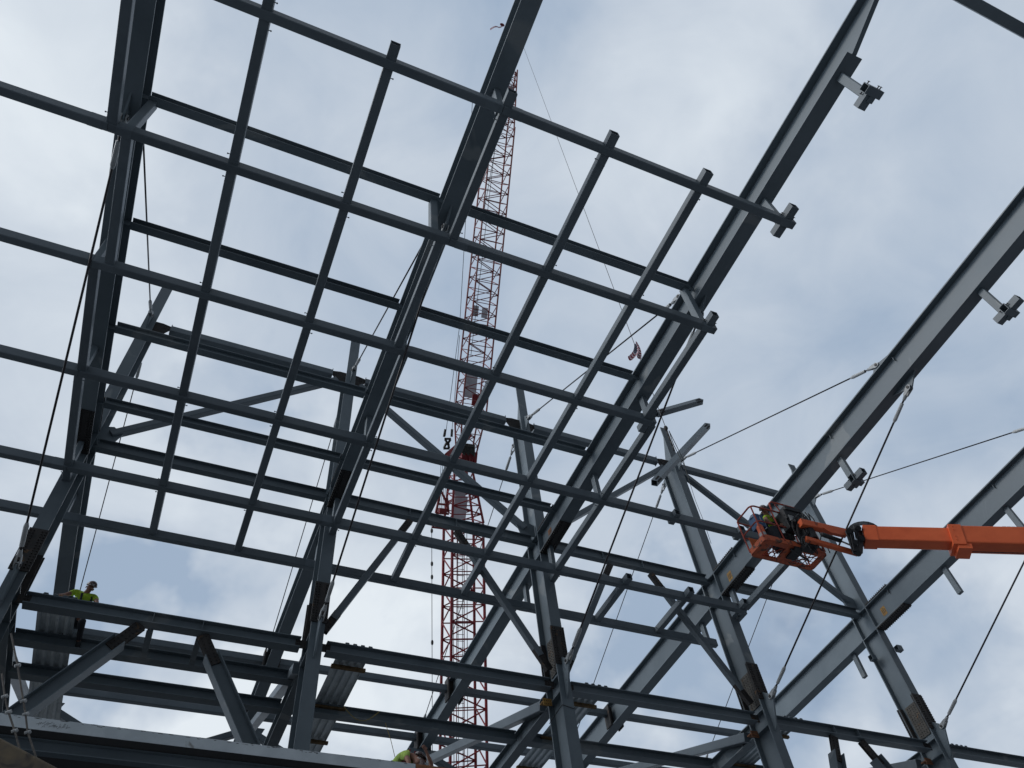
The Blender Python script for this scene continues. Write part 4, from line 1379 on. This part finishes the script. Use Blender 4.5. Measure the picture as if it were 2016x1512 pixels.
def person(label, J, shirt, pants, helmet, hdir, harness=None, helm_r=.115):
    """J: joints pelvis, chest, neck, head, shoulder/elbow/wrist L R, hip/knee/ankle/toe L R"""
    t = root('person', J['pelvis'], label, 'person')
    k = {n: V(p) for n, p in J.items()}
    hd = V(hdir).normalized()
    upv = (k['head'] - k['neck']).normalized()
    pts, edges, ix = [], [], {}

    def a(nm, p, r, par=None):
        pts.append((V(p), r)); ix[nm] = len(pts) - 1
        if par is not None:
            edges.append((ix[par], ix[nm]))
    a('pelvis', k['pelvis'], (.15, .11))
    a('waist', k['pelvis'].lerp(k['chest'], .5), (.135, .10), 'pelvis')
    a('chest', k['chest'], (.165, .115), 'waist')
    a('neck', k['neck'], .068, 'chest')
    a('jaw', k['neck'].lerp(k['head'], .55) + hd * .02, (.062, .068), 'neck')
    a('head', k['head'], (.078, .092), 'jaw')
    a('crown', k['head'] + upv * .075, (.06, .07), 'head')
    for s in 'LR':
        a('sh' + s, k['shoulder' + s], .062, 'chest')
        a('el' + s, k['elbow' + s], .042, 'sh' + s)
        a('wr' + s, k['wrist' + s], .027, 'el' + s)
        a('hip' + s, k['hip' + s], .09, 'pelvis')
        a('kn' + s, k['knee' + s], .06, 'hip' + s)
        a('an' + s, k['ankle' + s], .042, 'kn' + s)
        a('to' + s, k['toe' + s], .04, 'an' + s)
    for s in 'LR':
        hand(pts, edges, ix['wr' + s], k['wrist' + s] - k['elbow' + s], V((0, -1, .3)))
    skinned('body', 'skin', pts, edges, t)
    # face features, ears
    side = hd.cross(upv).normalized()
    b = MB()
    b.ball(k['head'] + hd * .098 - upv * .01, .014, .02, .022, ax=(side, hd, upv))
    for s in (-1, 1):
        b.ball(k['head'] + side * (.082 * s) - upv * .01, .012, .02, .032, ax=(side, hd, upv))
    b.build('nose_and_ears', 'skin', t, smooth=True)
    b = MB()
    for s in (-1, 1):
        b.ball(k['head'] + hd * .088 + side * (.032 * s) + upv * .012, .013, .008, .009, ax=(side, hd, upv))
    b.box(k['head'] + hd * .092 - upv * .048, .045, .01, .008, (side, hd, upv))
    b.build('eyes_and_mouth', 'black', t)
    # shirt
    P, E_ = [], []
    P += [(k['pelvis'] + (k['chest'] - k['pelvis']) * .12, (.165, .125)), (k['pelvis'].lerp(k['chest'], .55), (.152, .118)), (k['chest'], (.182, .132)), (k['chest'].lerp(k['neck'], .7), .075)]
    E_ += [(0, 1), (1, 2), (2, 3)]
    for s in 'LR':
        n = len(P)
        P += [(k['shoulder' + s], .075), (k['shoulder' + s].lerp(k['elbow' + s], .62), .062)]
        E_ += [(2, n), (n, n + 1)]
    skinned('shirt', shirt, P, E_, t)
    P = [(k['pelvis'], (.172, .132)), (k['pelvis'] + (k['chest'] - k['pelvis']) * .1, (.165, .125))]
    E_ = [(0, 1)]
    for s in 'LR':
        n = len(P)
        P += [(k['hip' + s], .102), (k['hip' + s].lerp(k['knee' + s], .5), .088), (k['knee' + s], .073), (k['ankle' + s], .06)]
        E_ += [(0, n), (n, n + 1), (n + 1, n + 2), (n + 2, n + 3)]
    skinned('trousers', pants, P, E_, t)
    for s in 'LR':
        an, to = k['ankle' + s], k['toe' + s]
        b = MB().ball(an.lerp(to, .5), .055, (to - an).length * .75 + .03, .05, ax=((to - an).cross(V((0, 0, 1))).normalized(), (to - an).normalized(), (to - an).cross(V((0, 0, 1))).normalized().cross((to - an).normalized())))
        b.build('boot', 'black', t, smooth=True)
    # helmet: dome and brim
    b = MB()
    c = k['head'] + upv * .045
    n = 14
    vs, fs = [], []
    for i in range(6):
        ph = math.pi / 2 * i / 5
        for j in range(n):
            th = 2 * math.pi * j / n
            vs.append(c + side * (helm_r * .95 * math.cos(ph) * math.cos(th)) + hd * (helm_r * 1.12 * math.cos(ph) * math.sin(th)) + upv * (helm_r * math.sin(ph)))
    for i in range(5):
        for j in range(n):
            fs.append((i * n + j, i * n + (j + 1) % n, (i + 1) * n + (j + 1) % n, (i + 1) * n + j))
    b.add(vs, fs)
    hh = b.build('hard_hat', helmet, t, smooth=True)
    b = MB().poly([c + side * (helm_r * q) + hd * (helm_r * (1.0 + .35 * (1 - q * q))) for q in (-.7, -.35, 0, .35, .7)] + [c + side * (helm_r * .8) + hd * .04, c - side * (helm_r * .8) + hd * .04], .012, upv)
    b.build('hat_brim', helmet, hh)
    if harness:
        b = MB()
        chd = (hd - (k['chest'] - k['pelvis']).normalized() * hd.dot((k['chest'] - k['pelvis']).normalized())).normalized()
        tu = (k['chest'] - k['pelvis']).normalized()
        cs = chd.cross(tu).normalized()
        for s in (-1, 1):
            q = [k['chest'] + cs * (s * .09) + tu * .13 + chd * .08, k['chest'] + cs * (s * .11) + chd * .155, k['chest'] + cs * (s * .10) - tu * .15 + chd * .145, k['pelvis'] + cs * (s * .09) + chd * .15]
            for p, r in zip(q, q[1:]):
                dd = (r - p).normalized()
                b.box((p + r) / 2, .045, .012, (r - p).length + .02, (dd.cross(chd).normalized(), dd.cross(chd).normalized().cross(dd), dd))
        b.box(k['chest'] - tu * .06 + chd * .162, .24, .012, .045, (cs, chd, tu))
        b.build('harness', harness, t)
    return t


# 1: kneeling on the decking at the left, looking down
q = lambda x, y, z: V((x, y, z))
person('worker in a bright green shirt and dark harness kneeling on the left deck, looking down', dict(
    pelvis=q(-2.28, 16.42, 10.98), chest=q(-2.30, 16.20, 11.42), neck=q(-2.28, 16.13, 11.58), head=q(-2.245, 16.06, 11.665),
    shoulderL=q(-2.49, 16.18, 11.60), shoulderR=q(-2.10, 16.18, 11.55), elbowL=q(-2.66, 16.06, 11.38), elbowR=q(-1.98, 16.0, 11.26),
    wristL=q(-2.74, 15.85, 11.20), wristR=q(-2.10, 15.80, 11.05), hipL=q(-2.37, 16.42, 10.94), hipR=q(-2.18, 16.42, 10.94),
    kneeL=q(-2.42, 16.05, 10.88), kneeR=q(-2.13, 16.08, 10.86), ankleL=q(-2.44, 16.50, 10.84), ankleR=q(-2.10, 16.48, 10.62), toeL=q(-2.44, 16.64, 10.81), toeR=q(-2.08, 16.56, 10.52)),
    'hivis', 'dark_cloth', 'helmet', (.45, -.75, -.45), 'dark_cloth')
# 2: bent over behind the lower edge angle
person('bent-over worker in a lime shirt with red harness, at the bottom behind the pale edge', dict(
    pelvis=q(3.86, 12.95, 6.79), chest=q(4.00, 12.72, 6.99), neck=q(4.12, 12.60, 6.91), head=q(4.16, 12.50, 6.75),
    shoulderL=q(3.96, 12.62, 6.95), shoulderR=q(4.14, 12.72, 6.93), elbowL=q(3.98, 12.45, 6.73), elbowR=q(4.14, 12.50, 6.71),
    wristL=q(4.00, 12.38, 6.51), wristR=q(4.13, 12.40, 6.49), hipL=q(3.80, 12.95, 6.75), hipR=q(3.92, 12.98, 6.75),
    kneeL=q(3.75, 12.62, 6.55), kneeR=q(4.02, 12.80, 6.55), ankleL=q(3.78, 12.95, 6.52), ankleR=q(3.98, 13.1, 6.52), toeL=q(3.78, 12.85, 6.49), toeR=q(3.98, 13.25, 6.49)),
    'lime', 'dark_cloth', 'helmet', (.5, -.3, -.8), 'strap')
# 3: crouching, one arm raised
person('crouching worker with one green sleeve raised, at the bottom beside the bent-over worker', dict(
    pelvis=q(4.42, 12.90, 6.42), chest=q(4.38, 12.80, 6.66), neck=q(4.32, 12.72, 6.78), head=q(4.27, 12.66, 6.86),
    shoulderL=q(4.28, 12.75, 6.72), shoulderR=q(4.50, 12.82, 6.73), elbowL=q(4.2, 12.6, 6.55), elbowR=q(4.50, 12.78, 6.92),
    wristL=q(4.15, 12.5, 6.42), wristR=q(4.40, 12.74, 7.08), hipL=q(4.36, 12.9, 6.38), hipR=q(4.50, 12.9, 6.38),
    kneeL=q(4.25, 12.62, 6.46), kneeR=q(4.58, 12.66, 6.46), ankleL=q(4.3, 12.85, 6.50), ankleR=q(4.56, 12.9, 6.50), toeL=q(4.28, 12.72, 6.48), toeR=q(4.56, 12.75, 6.48)),
    'lime', 'dark_cloth', 'helmet', (-.5, -.6, .1), None)
# 4: in the lift basket
person('worker in a hi-vis yellow shirt crouching inside the orange lift basket', dict(
    pelvis=q(12.92, 10.70, 12.60), chest=q(12.82, 10.58, 12.98), neck=q(12.74, 10.52, 13.14), head=q(12.66, 10.48, 13.25),
    shoulderL=q(12.63, 10.52, 13.08), shoulderR=q(12.99, 10.56, 13.10), elbowL=q(12.52, 10.42, 12.84), elbowR=q(13.11, 10.46, 12.90),
    wristL=q(12.62, 10.38, 12.68), wristR=q(12.96, 10.38, 12.78), hipL=q(12.82, 10.72, 12.56), hipR=q(13.03, 10.72, 12.56),
    kneeL=q(12.72, 10.46, 12.58), kneeR=q(13.08, 10.46, 12.58), ankleL=q(12.74, 10.72, 12.12), ankleR=q(13.05, 10.72, 12.12), toeL=q(12.72, 10.58, 12.08), toeR=q(13.05, 10.58, 12.08)),
    'hivis', 'dark_cloth', 'helmet', (-.6, -.5, -.5), 'dark_cloth')
# every top-level object that is not ground counts as a thing
for o in scene.objects:
    if o.parent is None and 'category' in o.keys() and 'kind' not in o.keys():
        o['kind'] = 'thing'
